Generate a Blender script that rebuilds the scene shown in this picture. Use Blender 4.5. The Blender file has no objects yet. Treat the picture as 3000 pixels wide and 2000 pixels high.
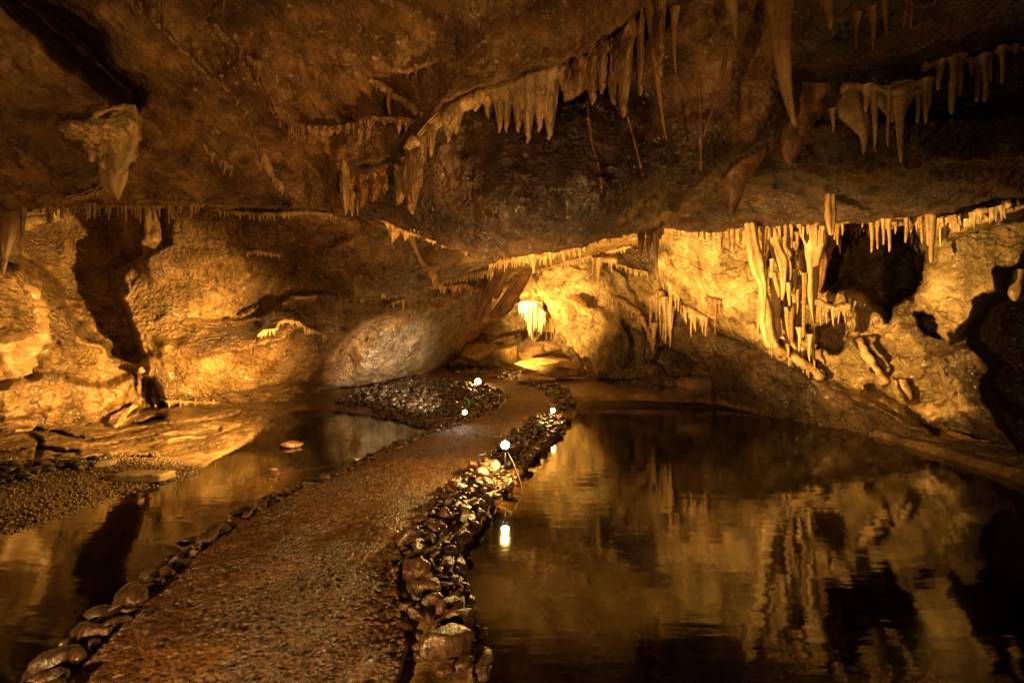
import bpy, bmesh, math, random
import numpy as np
from mathutils import Vector, Matrix, Euler
random.seed(7); RNG = np.random.default_rng(11)
R = math.radians
S = bpy.context.scene
COL = S.collection

# ------------------------------------------------------------------ camera, world, exposure
CAMZ = 1.5; F = 3000 * 16 / 36.0
cam = bpy.data.cameras.new('camera'); cam.lens = 16; cam.sensor_width = 36; cam.clip_end = 200; cam.clip_start = 0.05
co = bpy.data.objects.new('camera', cam); COL.objects.link(co); co.location = (0, 0, CAMZ); co.rotation_euler = (R(90), 0, 0)
S.camera = co
W = bpy.data.worlds.new('World'); S.world = W; W.use_nodes = True
W.node_tree.nodes['Background'].inputs[0].default_value = (1.0, 0.52, 0.16, 1)
W.node_tree.nodes['Background'].inputs[1].default_value = 0.02
S.view_settings.view_transform = 'Standard'; S.view_settings.look = 'None'; S.view_settings.exposure = 0.0; S.view_settings.gamma = 1
S.cycles.max_bounces = 5; S.cycles.diffuse_bounces = 3; S.cycles.glossy_bounces = 2; S.cycles.transparent_max_bounces = 8
S.cycles.caustics_reflective = False; S.cycles.caustics_refractive = False; S.cycles.sample_clamp_indirect = 4; S.cycles.sample_clamp_direct = 30
S.cycles.use_denoising = True

WARM = (1.0, 0.56, 0.13); AMBER = (1.0, 0.46, 0.10); PALE = (1.0, 0.70, 0.38)
def P3(px, py, Y): return np.array([(px - 1500) / F * Y, Y, CAMZ - (py - 1000) / F * Y])
def V3(px, py, Y): return Vector(P3(px, py, Y))
def cz(py, z): return (z - CAMZ) * F / (1000 - py)

LIGHTS = []
def spot(name, loc, aim, power, cone=120, col=WARM, blend=0.6, rad=0.04, parent=None):
    l = bpy.data.lights.new(name, 'SPOT'); l.energy = power; l.color = col; l.spot_size = R(cone); l.spot_blend = blend; l.shadow_soft_size = rad
    o = bpy.data.objects.new(name, l); COL.objects.link(o); o.location = loc
    o.rotation_euler = (Vector(aim) - Vector(loc)).to_track_quat('-Z', 'Y').to_euler(); return o
def point(name, loc, power, col=WARM, rad=0.04):
    l = bpy.data.lights.new(name, 'POINT'); l.energy = power; l.color = col; l.shadow_soft_size = rad
    o = bpy.data.objects.new(name, l); COL.objects.link(o); o.location = loc; return o
# positions of the real lamps (px, py, distance)
LAMP1 = V3(1480, 1303, 5.0); LAMP2 = V3(1362, 1207, 8.1); LAMP3 = V3(1400, 1117, 13.0); LAMP4 = V3(1620, 1202, 8.5)
LAMP5 = V3(1030, 1335, 5.6); LAMP6 = V3(1517, 880, 16.0)
def up(v, dx=0, dy=0, dz=0): return (v[0] + dx, v[1] + dy, v[2] + dz)
spot('beam_left', up(LAMP5, -.25, .1, .50), V3(440, 1120, 8.0), 4800, 76, WARM, 1.0)
spot('beam_low_left', up(LAMP5, -.05, 0, .14), V3(700, 1090, 10.0), 160, 60, WARM, 1.0)
spot('beam_bank', up(LAMP5, -.2, -.05, .60), (-4.9, 5.2, -.1), 330, 100, WARM, .9)
spot('beam_right', up(LAMP1, .12, 0, .12), V3(2520, 830, 7.8), 5000, 56, WARM, 1.0)
spot('beam_up', up(LAMP1, -.1, .1, .12), V3(1250, 600, 6.5), 300, 110, AMBER, 1.0)
spot('beam_pale', up(LAMP2, -.1, 0, .12), V3(1130, 1050, 12.5), 3200, 40, PALE, 1.0)
spot('beam_mid', up(LAMP4, .1, .1, .12), V3(2010, 800, 10), 1900, 66, WARM, 1.0)
spot('beam_vault', up(LAMP2, .1, .1, .12), V3(1680, 760, 10), 2300, 84, WARM, 1.0)
spot('beam_far', up(LAMP3, .1, .1, .14), V3(1650, 900, 16), 4300, 80, WARM, 1.0)
spot('beam_drip', up(LAMP6, .12, .1, -.02), V3(1610, 930, 17.4), 480, 140, WARM, .8, .03)
point('glow_1', up(LAMP1, 0, -.10, .06), 100, WARM); point('glow_2', up(LAMP2, 0, -.1, .06), 2, PALE)
point('glow_3', up(LAMP3, 0, -.1, .08), 40, WARM); point('glow_4', up(LAMP4, 0, -.1, .06), 30, WARM)
# lamp along the path behind the viewer, plus an added unseen ceiling fill
spot('beam_behind', (-2.6, -2.2, 1.1), (-.2, 3.6, 0.0), 2200, 76, (1.0, .53, .16), 1.0, .05)
spot('beam_behind_up', (2.4, -2.5, 0.4), (-1.8, 3.6, 4.2), 760, 96, (1.0, .53, .14), 1.0, .06)

# ------------------------------------------------------------------ noise
_p = RNG.permutation(256); PERM = np.concatenate([_p, _p, _p])
_g = RNG.normal(size=(256, 3)); GRAD = _g / np.linalg.norm(_g, axis=1)[:, None]
def perlin(P):
    P = np.asarray(P, float); i = np.floor(P).astype(int); f = P - i; i &= 255
    u = f * f * f * (f * (f * 6 - 15) + 10); r = 0
    for dx in (0, 1):
        wx = u[..., 0] if dx else 1 - u[..., 0]
        for dy in (0, 1):
            wy = u[..., 1] if dy else 1 - u[..., 1]
            for dz in (0, 1):
                wz = u[..., 2] if dz else 1 - u[..., 2]
                h = PERM[PERM[PERM[(i[..., 0] + dx) & 255] + ((i[..., 1] + dy) & 255)] + ((i[..., 2] + dz) & 255)]
                r = r + wx * wy * wz * np.sum(GRAD[h] * (f - np.array([dx, dy, dz])), axis=-1)
    return r
def fbm(P, o=4, ridged=False):
    r = 0; a = 1; P = np.asarray(P, float)
    for k in range(o):
        n = perlin(P * 2.03 ** k + 17.3 * k); r = r + a * ((0.35 - np.abs(n)) if ridged else n); a *= .52
    return r
def sm(x): x = np.clip(x, 0, 1); return x * x * (3 - 2 * x)
def seg_d(px, py, poly, closed=False):
    d = np.full(px.shape, 1e9); n = len(poly)
    for k in range(n if closed else n - 1):
        ax, ay = poly[k]; bx, by = poly[(k + 1) % n]; vx, vy = bx - ax, by - ay
        t = np.clip(((px - ax) * vx + (py - ay) * vy) / (vx * vx + vy * vy + 1e-9), 0, 1)
        d = np.minimum(d, np.hypot(px - ax - t * vx, py - ay - t * vy))
    return d
def inside(px, py, poly):
    c = np.zeros(px.shape, bool); n = len(poly)
    for k in range(n):
        ax, ay = poly[k]; bx, by = poly[(k + 1) % n]
        if ay == by: continue
        c ^= ((ay > py) != (by > py)) & (px < (bx - ax) * (py - ay) / (by - ay) + ax)
    return c
def sdf(px, py, poly):
    d = seg_d(px, py, poly, True); return np.where(inside(px, py, poly), d, -d)     # positive inside
def tps(pts, vals, q):
    pts = np.array(pts) / 1000.; q = np.array(q) / 1000.; n = len(pts)
    k = lambda a, b: (lambda r2: 0.5 * r2 * np.log(r2 + 1e-12))(((a[:, None] - b[None]) ** 2).sum(-1))
    A = np.zeros((n + 3, n + 3)); A[:n, :n] = k(pts, pts) + np.eye(n) * 1e-4; A[:n, n] = 1; A[:n, n + 1:] = pts; A[n:, :n] = A[:n, n:].T
    w = np.linalg.solve(A, np.concatenate([vals, [0, 0, 0]])); out = np.empty(len(q))
    for s in range(0, len(q), 20000):
        c = q[s:s + 20000]; out[s:s + 20000] = k(c, pts) @ w[:n] + w[n] + c @ w[n + 1:]
    return out

# ------------------------------------------------------------------ materials
def NM(name):
    m = bpy.data.materials.new(name); m.use_nodes = True; nt = m.node_tree; nt.nodes.clear()
    return m, nt
def N(nt, t, **k):
    n = nt.nodes.new(t)
    for a, b in k.items():
        if a[0] == 'i' and a[1:].isdigit(): n.inputs[int(a[1:])].default_value = b
        elif a.startswith('in_'): n.inputs[a[3:].replace('_', ' ')].default_value = b
        else: setattr(n, a, b)
    return n
def ramp(nt, fac, stops):
    r = nt.nodes.new('ShaderNodeValToRGB'); e = r.color_ramp.elements
    while len(e) < len(stops): e.new(.5)
    for x, (p, c) in zip(e, stops): x.position = p; x.color = (*c, 1) if len(c) == 3 else (c[0],) * 3 + (1,)
    nt.links.new(fac, r.inputs[0]); return r.outputs[0]
def mixc(nt, f, a, b, mode='MIX'):
    m = nt.nodes.new('ShaderNodeMix'); m.data_type = 'RGBA'; m.blend_type = mode
    for s, v in ((0, f), (6, a), (7, b)):
        if hasattr(v, 'is_linked') or isinstance(v, bpy.types.NodeSocket): nt.links.new(v, m.inputs[s])
        else: m.inputs[s].default_value = v if s == 0 else (*v, 1)
    return m.outputs[2]
def rock(name, cols, big=0.7, fine=14, bump=0.5, bdist=0.03, rough=(0.25, 0.65), stretch=(1, 1, 1), tonecols=None, lump=0.5, coords='pos', spec=.5, vein=0.0, lumps=16, coat=0.0, crack=0.0):
    m, nt = NM(name); L = nt.links.new
    out = N(nt, 'ShaderNodeOutputMaterial'); bs = N(nt, 'ShaderNodeBsdfPrincipled'); L(bs.outputs[0], out.inputs[0])
    if coords == 'pos': src = N(nt, 'ShaderNodeNewGeometry').outputs['Position']
    else: src = N(nt, 'ShaderNodeTexCoord').outputs['Object']
    mp = N(nt, 'ShaderNodeMapping'); L(src, mp.inputs[0]); mp.inputs['Scale'].default_value = stretch; v = mp.outputs[0]
    def noise(s, d=5, r=.6, dist=0, vec=None):
        n = N(nt, 'ShaderNodeTexNoise'); n.inputs['Scale'].default_value = s; n.inputs['Detail'].default_value = d; n.inputs['Roughness'].default_value = r; n.inputs['Distortion'].default_value = dist
        L(vec or v, n.inputs['Vector']); return n.outputs[0]
    def mth(op, a, b):
        n = N(nt, 'ShaderNodeMath', operation=op)
        for i, x in enumerate((a, b)):
            if isinstance(x, (int, float)): n.inputs[i].default_value = x
            else: L(x, n.inputs[i])
        return n.outputs[0]
    nb = noise(big, 9, .68, .6); nf = noise(fine, 6, .7); nm = noise(fine * .22, 6, .7, .3, src)
    c = ramp(nt, nb, [(.30, cols[0]), (.45, cols[1]), (.56, cols[2]), (.70, cols[3])])
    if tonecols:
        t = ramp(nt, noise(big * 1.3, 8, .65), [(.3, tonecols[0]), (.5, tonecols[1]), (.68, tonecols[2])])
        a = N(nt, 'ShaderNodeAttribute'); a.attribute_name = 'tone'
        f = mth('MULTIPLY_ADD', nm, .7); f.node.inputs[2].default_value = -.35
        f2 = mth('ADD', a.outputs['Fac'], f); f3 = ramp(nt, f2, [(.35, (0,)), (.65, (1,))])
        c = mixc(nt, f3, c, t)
    g = ramp(nt, nm, [(.32, (.45,)), (.5, (.85,)), (.66, (1.25,))])
    c = mixc(nt, .85, c, g, 'MULTIPLY')
    g2 = ramp(nt, nf, [(.3, (.55,)), (.5, (.95,)), (.68, (1.3,))])
    c = mixc(nt, .6, c, g2, 'MULTIPLY')
    if vein:
        mv = N(nt, 'ShaderNodeMapping'); L(src, mv.inputs[0]); mv.inputs['Scale'].default_value = (2.6, 2.6, .32); st = noise(1.6, 6, .65, .8, mv.outputs[0])
        c = mixc(nt, vein, c, ramp(nt, st, [(.36, (.22, .14, .08)), (.47, (.9, .8, .7)), (.6, (1.15, 1.12, 1.0)), (.7, (.75, .42, .22))]), 'MULTIPLY')
    if crack:
        nd = N(nt, 'ShaderNodeTexNoise'); nd.inputs['Scale'].default_value = 1.4; nd.inputs['Detail'].default_value = 5; L(src, nd.inputs['Vector'])
        vm = N(nt, 'ShaderNodeVectorMath', operation='MULTIPLY_ADD'); L(nd.outputs['Color'], vm.inputs[0]); vm.inputs[1].default_value = (1.1, 1.1, 1.1); L(src, vm.inputs[2])
        mk = N(nt, 'ShaderNodeMapping'); mk.inputs['Scale'].default_value = (.7, .7, 1.5); mk.inputs['Rotation'].default_value = (.3, .35, 0); L(vm.outputs[0], mk.inputs[0])
        vk = N(nt, 'ShaderNodeTexVoronoi'); vk.feature = 'DISTANCE_TO_EDGE'; vk.inputs['Scale'].default_value = .9; L(mk.outputs[0], vk.inputs['Vector'])
        ck = ramp(nt, vk.outputs['Distance'], [(.0, (0,)), (.022, (1,))]); c = mixc(nt, crack, c, ramp(nt, ck, [(0, (.35,)), (1, (1,))]), 'MULTIPLY')
    L(c, bs.inputs['Base Color'])
    L(ramp(nt, nm, [(.35, (rough[0],)), (.65, (rough[1],))]), bs.inputs['Roughness'])
    bs.inputs['Specular IOR Level'].default_value = spec
    if coat: bs.inputs['Coat Weight'].default_value = coat; bs.inputs['Coat Roughness'].default_value = .24
    vo = N(nt, 'ShaderNodeTexVoronoi'); vo.feature = 'SMOOTH_F1'; vo.inputs['Scale'].default_value = lumps; L(v, vo.inputs['Vector'])
    h = mth('MULTIPLY_ADD', vo.outputs[0], -lump); L(nf, h.node.inputs[2])
    h2 = mth('MULTIPLY_ADD', nm, 1.6); L(h, h2.node.inputs[2])
    if crack: h3 = mth('MULTIPLY_ADD', ck, .35); L(h2, h3.node.inputs[2]); h2 = h3
    bp = N(nt, 'ShaderNodeBump'); bp.inputs['Strength'].default_value = bump; bp.inputs['Distance'].default_value = bdist; L(h2, bp.inputs['Height'])
    L(ramp(nt, noise(big * 2.2, 4, .6), [(.38, (bump * .35,)), (.6, (bump,))]), bp.inputs['Strength'])
    L(bp.outputs[0], bs.inputs['Normal']); return m
M = {}
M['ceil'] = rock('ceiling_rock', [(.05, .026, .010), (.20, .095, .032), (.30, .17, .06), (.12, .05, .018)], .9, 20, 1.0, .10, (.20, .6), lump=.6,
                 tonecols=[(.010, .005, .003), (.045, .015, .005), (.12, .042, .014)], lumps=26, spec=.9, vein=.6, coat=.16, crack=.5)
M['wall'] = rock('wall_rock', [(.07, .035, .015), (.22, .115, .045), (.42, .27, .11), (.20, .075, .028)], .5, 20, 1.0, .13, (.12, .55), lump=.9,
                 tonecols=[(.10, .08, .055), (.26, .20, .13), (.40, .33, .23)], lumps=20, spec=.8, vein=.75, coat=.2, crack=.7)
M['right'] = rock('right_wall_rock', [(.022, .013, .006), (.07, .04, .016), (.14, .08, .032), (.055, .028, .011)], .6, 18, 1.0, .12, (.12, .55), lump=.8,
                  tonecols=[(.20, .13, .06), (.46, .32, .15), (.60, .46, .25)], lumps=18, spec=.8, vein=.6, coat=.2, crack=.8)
M['vault'] = rock('vault_rock', [(.16, .09, .04), (.36, .22, .09), (.5, .33, .14), (.28, .13, .05)], .8, 14, .9, .06, (.2, .55), lumps=12)
M['ledge'] = rock('ledge_rock', [(.05, .03, .015), (.16, .09, .038), (.30, .18, .08), (.11, .05, .02)], .8, 16, 1.0, .05, (.15, .55), (1, 1, 4), vein=.0, crack=.6)
M['ground'] = rock('ground_rock', [(.06, .036, .017), (.19, .115, .05), (.30, .19, .09), (.11, .06, .026)], 1.2, 24, .8, .03, (.3, .65), tonecols=[(.008, .006, .004), (.018, .012, .007), (.03, .02, .011)])
M['path'] = rock('path_aggregate', [(.06, .028, .011), (.17, .08, .03), (.30, .16, .065), (.11, .05, .018)], .6, 60, 1.0, .07, (.16, .55), lump=1.3, lumps=52, spec=.8)
M['flow'] = rock('flowstone', [(.22, .125, .055), (.38, .235, .11), (.48, .31, .16), (.30, .165, .07)], 2.5, 22, .5, .03, (.16, .45), lump=.35, lumps=30)
M['flowdark'] = rock('dark_flowstone', [(.09, .038, .015), (.20, .09, .034), (.30, .15, .06), (.14, .055, .02)], 2.5, 25, .6, .03, (.14, .42), lump=.45, lumps=30)  # darker and redder than the plain flowstone
M['paleflow'] = rock('pale_flowstone', [(.48, .29, .12), (.64, .42, .19), (.72, .50, .25), (.56, .35, .15)], 1.6, 14, .35, .03, (.14, .4), lump=.25, lumps=14)
M['white'] = rock('white_calcite', [(.6, .48, .30), (.75, .62, .42), (.8, .70, .5), (.7, .55, .36)], 2, 14, .3, .02, (.3, .5))
M['fluted'] = rock('fluted_flowstone', [(.16, .085, .035), (.30, .175, .075), (.40, .25, .12), (.22, .115, .045)], 1.6, 18, .6, .04, (.18, .45), (1.6, 1.6, .35), lump=.4)
M['palefluted'] = rock('pale_fluted_flowstone', [(.34, .20, .09), (.52, .35, .17), (.62, .45, .25), (.46, .27, .12)], 1.6, 18, .6, .03, (.2, .5), (1.6, 1.6, .35), lump=.35)
M['cobble'] = rock('wet_cobble', [(.022, .013, .008), (.065, .032, .017), (.12, .058, .028), (.04, .022, .013)], 3.5, 30, .5, .015, (.10, .42), coords='obj', lump=.15, spec=.8)
M['cobble_grey'] = rock('wet_grey_cobble', [(.02, .015, .011), (.05, .034, .022), (.10, .07, .042), (.035, .023, .015)], 3.5, 30, .45, .015, (.10, .42), coords='obj', lump=.15, spec=.8)
M['pebble'] = rock('gravel', [(.08, .05, .025), (.18, .11, .055), (.28, .18, .09), (.12, .07, .03)], 9, 60, .3, .01, (.15, .45))
M['slab'] = rock('pale_slab', [(.3, .2, .1), (.42, .30, .15), (.5, .36, .19), (.36, .25, .12)], 2, 30, .5, .02, (.4, .7))
def plain(name, col, rough=.4, metal=0, emit=0, ecol=None, trans=0):
    m, nt = NM(name); o = N(nt, 'ShaderNodeOutputMaterial'); b = N(nt, 'ShaderNodeBsdfPrincipled'); nt.links.new(b.outputs[0], o.inputs[0])
    n = N(nt, 'ShaderNodeTexNoise'); n.inputs['Scale'].default_value = 30
    nt.links.new(ramp(nt, n.outputs[0], [(.3, tuple(x * .7 for x in col)), (.7, col)]), b.inputs[0])
    b.inputs['Roughness'].default_value = rough; b.inputs['Metallic'].default_value = metal
    if trans: b.inputs['Transmission Weight'].default_value = trans
    if emit: b.inputs['Emission Color'].default_value = (*ecol, 1); b.inputs['Emission Strength'].default_value = emit
    return m
M['black'] = plain('black_metal', (.02, .02, .02), .35, .3)
M['grey'] = plain('galvanised_metal', (.45, .43, .4), .3, .8)
M['green'] = plain('green_plastic', (.04, .55, .10), .35)
M['wood'] = plain('weathered_post', (.3, .13, .06), .6)
M['cable'] = plain('dark_cable', (.16, .13, .10), .4)
M['lit_warm'] = plain('lit_lens_warm', (1, .9, .7), .3, 0, 60, (1, .78, .42))
M['lit_pale'] = plain('lit_lens_pale', (1, .95, .85), .3, 0, 45, (1, .88, .66))
M['lens'] = plain('clear_lens', (.6, .6, .55), .1, 0)
def water_mat():
    m, nt = NM('still_water'); L = nt.links.new; o = N(nt, 'ShaderNodeOutputMaterial')
    tr = N(nt, 'ShaderNodeBsdfTransparent'); tr.inputs[0].default_value = (.60, .45, .24, 1)
    gl = N(nt, 'ShaderNodeBsdfGlossy'); gl.inputs['Roughness'].default_value = .05; gl.inputs[0].default_value = (.95, .95, .9, 1)
    fr = N(nt, 'ShaderNodeFresnel'); fr.inputs[0].default_value = 1.36
    geo = N(nt, 'ShaderNodeNewGeometry'); mp = N(nt, 'ShaderNodeMapping'); mp.inputs['Scale'].default_value = (1.2, 5, 1); L(geo.outputs['Position'], mp.inputs[0])
    n = N(nt, 'ShaderNodeTexNoise'); n.inputs['Scale'].default_value = 1.6; n.inputs['Detail'].default_value = 3; L(mp.outputs[0], n.inputs['Vector'])
    bp = N(nt, 'ShaderNodeBump'); bp.inputs['Strength'].default_value = .10; bp.inputs['Distance'].default_value = .02; L(n.outputs[0], bp.inputs['Height'])
    L(bp.outputs[0], gl.inputs['Normal']); L(bp.outputs[0], fr.inputs['Normal'])
    mu = N(nt, 'ShaderNodeMath', operation='MULTIPLY_ADD'); mu.inputs[1].default_value = 1.25; mu.inputs[2].default_value = .0; mu.use_clamp = True; L(fr.outputs[0], mu.inputs[0])
    mx = N(nt, 'ShaderNodeMixShader'); L(mu.outputs[0], mx.inputs[0]); L(tr.outputs[0], mx.inputs[1]); L(gl.outputs[0], mx.inputs[2]); L(mx.outputs[0], o.inputs[0]); return m
M['water'] = water_mat()

# ------------------------------------------------------------------ object helpers
def link(name, me, mat, parent=None, label=None, cat=None, group=None, kind=None):
    o = bpy.data.objects.new(name, me); COL.objects.link(o)
    if mat is not None and not me.materials: me.materials.append(mat)
    if parent is not None: o.parent = parent
    return tag(o, label, cat, group, kind)
def tag(o, label=None, cat=None, group=None, kind=None):
    if label: o['label'] = label
    if cat: o['category'] = cat
    if group: o['group'] = group
    if kind: o['kind'] = kind
    return o
def empty(name, loc, label, cat, group=None):
    o = bpy.data.objects.new(name, None); COL.objects.link(o); o.location = loc; o.empty_display_size = .1
    bpy.context.view_layer.update(); return tag(o, label, cat, group)
def mesh_np(name, V, Q, attr=None, smooth=True):
    me = bpy.data.meshes.new(name); V = np.asarray(V, np.float32); Q = np.asarray(Q, np.int32); k = Q.shape[1]
    me.vertices.add(len(V)); me.vertices.foreach_set('co', V.ravel()); me.loops.add(Q.size); me.loops.foreach_set('vertex_index', Q.ravel())
    me.polygons.add(len(Q)); me.polygons.foreach_set('loop_start', np.arange(len(Q), dtype=np.int32) * k)
    me.polygons.foreach_set('use_smooth', np.full(len(Q), smooth)); me.update(calc_edges=True)
    if attr is not None:
        a = me.attributes.new('tone', 'FLOAT', 'POINT'); a.data.foreach_set('value', np.asarray(attr, np.float32).ravel())
    return me
def gridq(nr, nc, wrap=False):
    r = np.arange(nr - 1)[:, None]; c = np.arange(nc if wrap else nc - 1)[None]; c2 = (c + 1) % nc
    return np.stack([r * nc + c, r * nc + c2, (r + 1) * nc + c2, (r + 1) * nc + c], -1).reshape(-1, 4)
def gnormals(P):
    a = np.gradient(P, axis=1); b = np.gradient(P, axis=0); n = np.cross(a, b); n /= np.linalg.norm(n, axis=-1)[..., None] + 1e-9
    n *= np.where((n * (P - np.array([0, 0, CAMZ]))).sum(-1) > 0, -1, 1)[..., None]; return n     # towards the open cave
PATCH = {}
def patch(key, name, xs, top, bot, ny, ctrl, mat, feats=(), tones=(), rough=(), disp=((.8, .12, 4, 0),), curl=(1.5, .6), aniso=(1, 1, 1), curltop=None):
    xs = np.asarray(xs, float); tx, ty = zip(*top); bx, by = zip(*bot)
    yt = np.interp(xs, tx, ty); yb = np.interp(xs, bx, by)
    t = np.linspace(0, 1, ny)[:, None]; px = np.broadcast_to(xs, (ny, len(xs))).copy(); py = yt + (yb - yt) * t
    inv = tps([(a, b) for a, b, c in ctrl], np.array([1 / c for a, b, c in ctrl]), np.stack([px.ravel(), py.ravel()], 1)).reshape(px.shape)
    Y = 1 / np.clip(inv, 1 / 40, 1 / 1.2)
    P0 = np.stack([(px - 1500) / F * Y, Y, CAMZ - (py - 1000) / F * Y], -1); n = gnormals(P0)
    jx = 14 * fbm(np.stack([px / 60, py / 60, px * 0], -1), 4); jy = 14 * fbm(np.stack([px / 60, py / 60, px * 0 + 9], -1), 4)
    for f in feats:
        if f[0] == 'poly': _, poly, dY, soft = f; Y = Y + dY * sm((sdf(px + jx, py + jy, poly) + soft * .5) / soft)
        elif f[0] == 'polyf': _, poly, dY, soft, c = f; Y = Y + dY * sm((sdf(px + jx, py + jy, poly) + soft * .5) / soft) * np.exp(-((px - c[0]) ** 2 + (py - c[1]) ** 2) / c[2] ** 2)
        elif f[0] == 'lip':
            _, poly, dY, soft, D = f; q = np.array(poly, float); sd = np.interp(px, q[:, 0], q[:, 1]) - (py + jy); tp = sm(np.minimum(px - q[0, 0], q[-1, 0] - px) / 60)
            Y = Y + dY * sm(sd / soft) * np.exp(-(np.clip(sd, 0, None) / D) ** 2) * tp
        elif f[0] == 'line': _, poly, dY, wd = f; Y = Y + dY * np.exp(-(seg_d(px + jx * .5, py + jy * .5, poly) / wd) ** 2)
    tone = np.zeros(px.shape)
    for poly, val, soft in tones:
        w = sm((sdf(px + jx, py + jy, poly) + soft * .5) / soft); tone = tone * (1 - w) + val * w
    P = np.stack([(px - 1500) / F * Y, Y, CAMZ - (py - 1000) / F * Y], -1)
    for sc, amp, o, rg in disp:
        P = P + n * (amp * fbm(P * np.array(aniso) * sc, o, bool(rg)))[..., None]
    for poly, soft, sc, amp in rough:
        w = sm((sdf(px + jx, py + jy, poly) + soft * .5) / soft); P = P + n * (w * amp * fbm(P0 * np.array(aniso) * sc + 5, 5, True))[..., None]
    PATCH[key] = (xs, yt, yb, P)
    def extra(row, dy, dz, k=10):
        rows = []
        for j in range(1, k + 1):
            s = j / k; q = row.copy(); sc = (row[:, 1] + dy * s) / row[:, 1]
            q[:, 0] *= sc; q[:, 1] *= sc; q[:, 2] = CAMZ + (row[:, 2] - CAMZ) * sc + dz * (s ** .7)
            rows.append(q)
        return np.array(rows)
    if curl: e = extra(P[-1], *curl); P = np.concatenate([P, e]); tone = np.concatenate([tone, np.repeat(tone[-1:], len(e), 0)])
    if curltop: e = extra(P[0], *curltop)[::-1]; P = np.concatenate([e, P]); tone = np.concatenate([np.repeat(tone[:1], len(e), 0), tone])
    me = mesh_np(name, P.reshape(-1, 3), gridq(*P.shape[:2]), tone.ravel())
    link(name, me, mat, kind='structure')
def surf(key, px, py):
    xs, yt, yb, P = PATCH[key]; fi = np.interp(px, xs, np.arange(len(xs))); i = int(min(fi, len(xs) - 2)); u = fi - i
    t = (py - np.interp(px, xs, yt)) / (np.interp(px, xs, yb) - np.interp(px, xs, yt)); t = min(max(t, 0), 1); fj = t * (P.shape[0] - 1); j = int(min(fj, P.shape[0] - 2)); v = fj - j
    return float(((P[j, i] * (1 - u) + P[j, i + 1] * u) * (1 - v) + (P[j + 1, i] * (1 - u) + P[j + 1, i + 1] * u) * v)[1])
def xr(*seg):
    o = []
    for a, b, s in seg: o += list(np.arange(a, b, s))
    return o + [seg[-1][1]]

# ------------------------------------------------------------------ cave shell
ctrlC = [(-700, -700, 2.0), (600, -700, 2.2), (1800, -700, 2.2), (3700, -700, 2.0), (-700, 0, 3.3), (-700, 400, 4.2), (-700, 640, 4.9),
    (0, 0, 3.6), (0, 300, 4.3), (0, 600, 5.8), (300, 0, 3.75), (300, 300, 4.75), (250, 470, 5.3), (300, 590, 6.0), (600, 0, 3.9), (600, 300, 5.0), (600, 570, 6.3),
    (900, 0, 4.0), (900, 350, 5.5), (900, 560, 6.6), (1200, 200, 4.8), (1000, 100, 4.3), (1500, 0, 3.9), (1500, 150, 4.6),
    (1250, 450, 5.35), (1500, 300, 5.2), (1500, 500, 5.1), (1500, 640, 5.3), (1500, 712, 6.4), (1250, 640, 6.3), (1150, 500, 5.8), (1050, 590, 6.3), (1250, 690, 6.3),
    (1800, 250, 4.9), (1800, 450, 5.1), (1800, 600, 5.1), (1850, 650, 5.9), (2000, 300, 4.7), (2000, 500, 5.0), (1950, 640, 6.8), (2150, 380, 4.55), (1800, 0, 3.9), (2200, 0, 3.7), (2200, 200, 4.3),
    (2150, 620, 6.1), (2400, 640, 6.3), (2400, 500, 5.2), (2500, 400, 4.7), (2500, 200, 4.2), (2500, 0, 3.6), (2800, 450, 4.8), (2800, 300, 4.4), (2700, 605, 5.8), (3000, 150, 3.9), (3000, 550, 5.0), (3000, 0, 3.5), (3700, 0, 2.9), (3700, 300, 3.3), (3700, 520, 4.0)]
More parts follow.
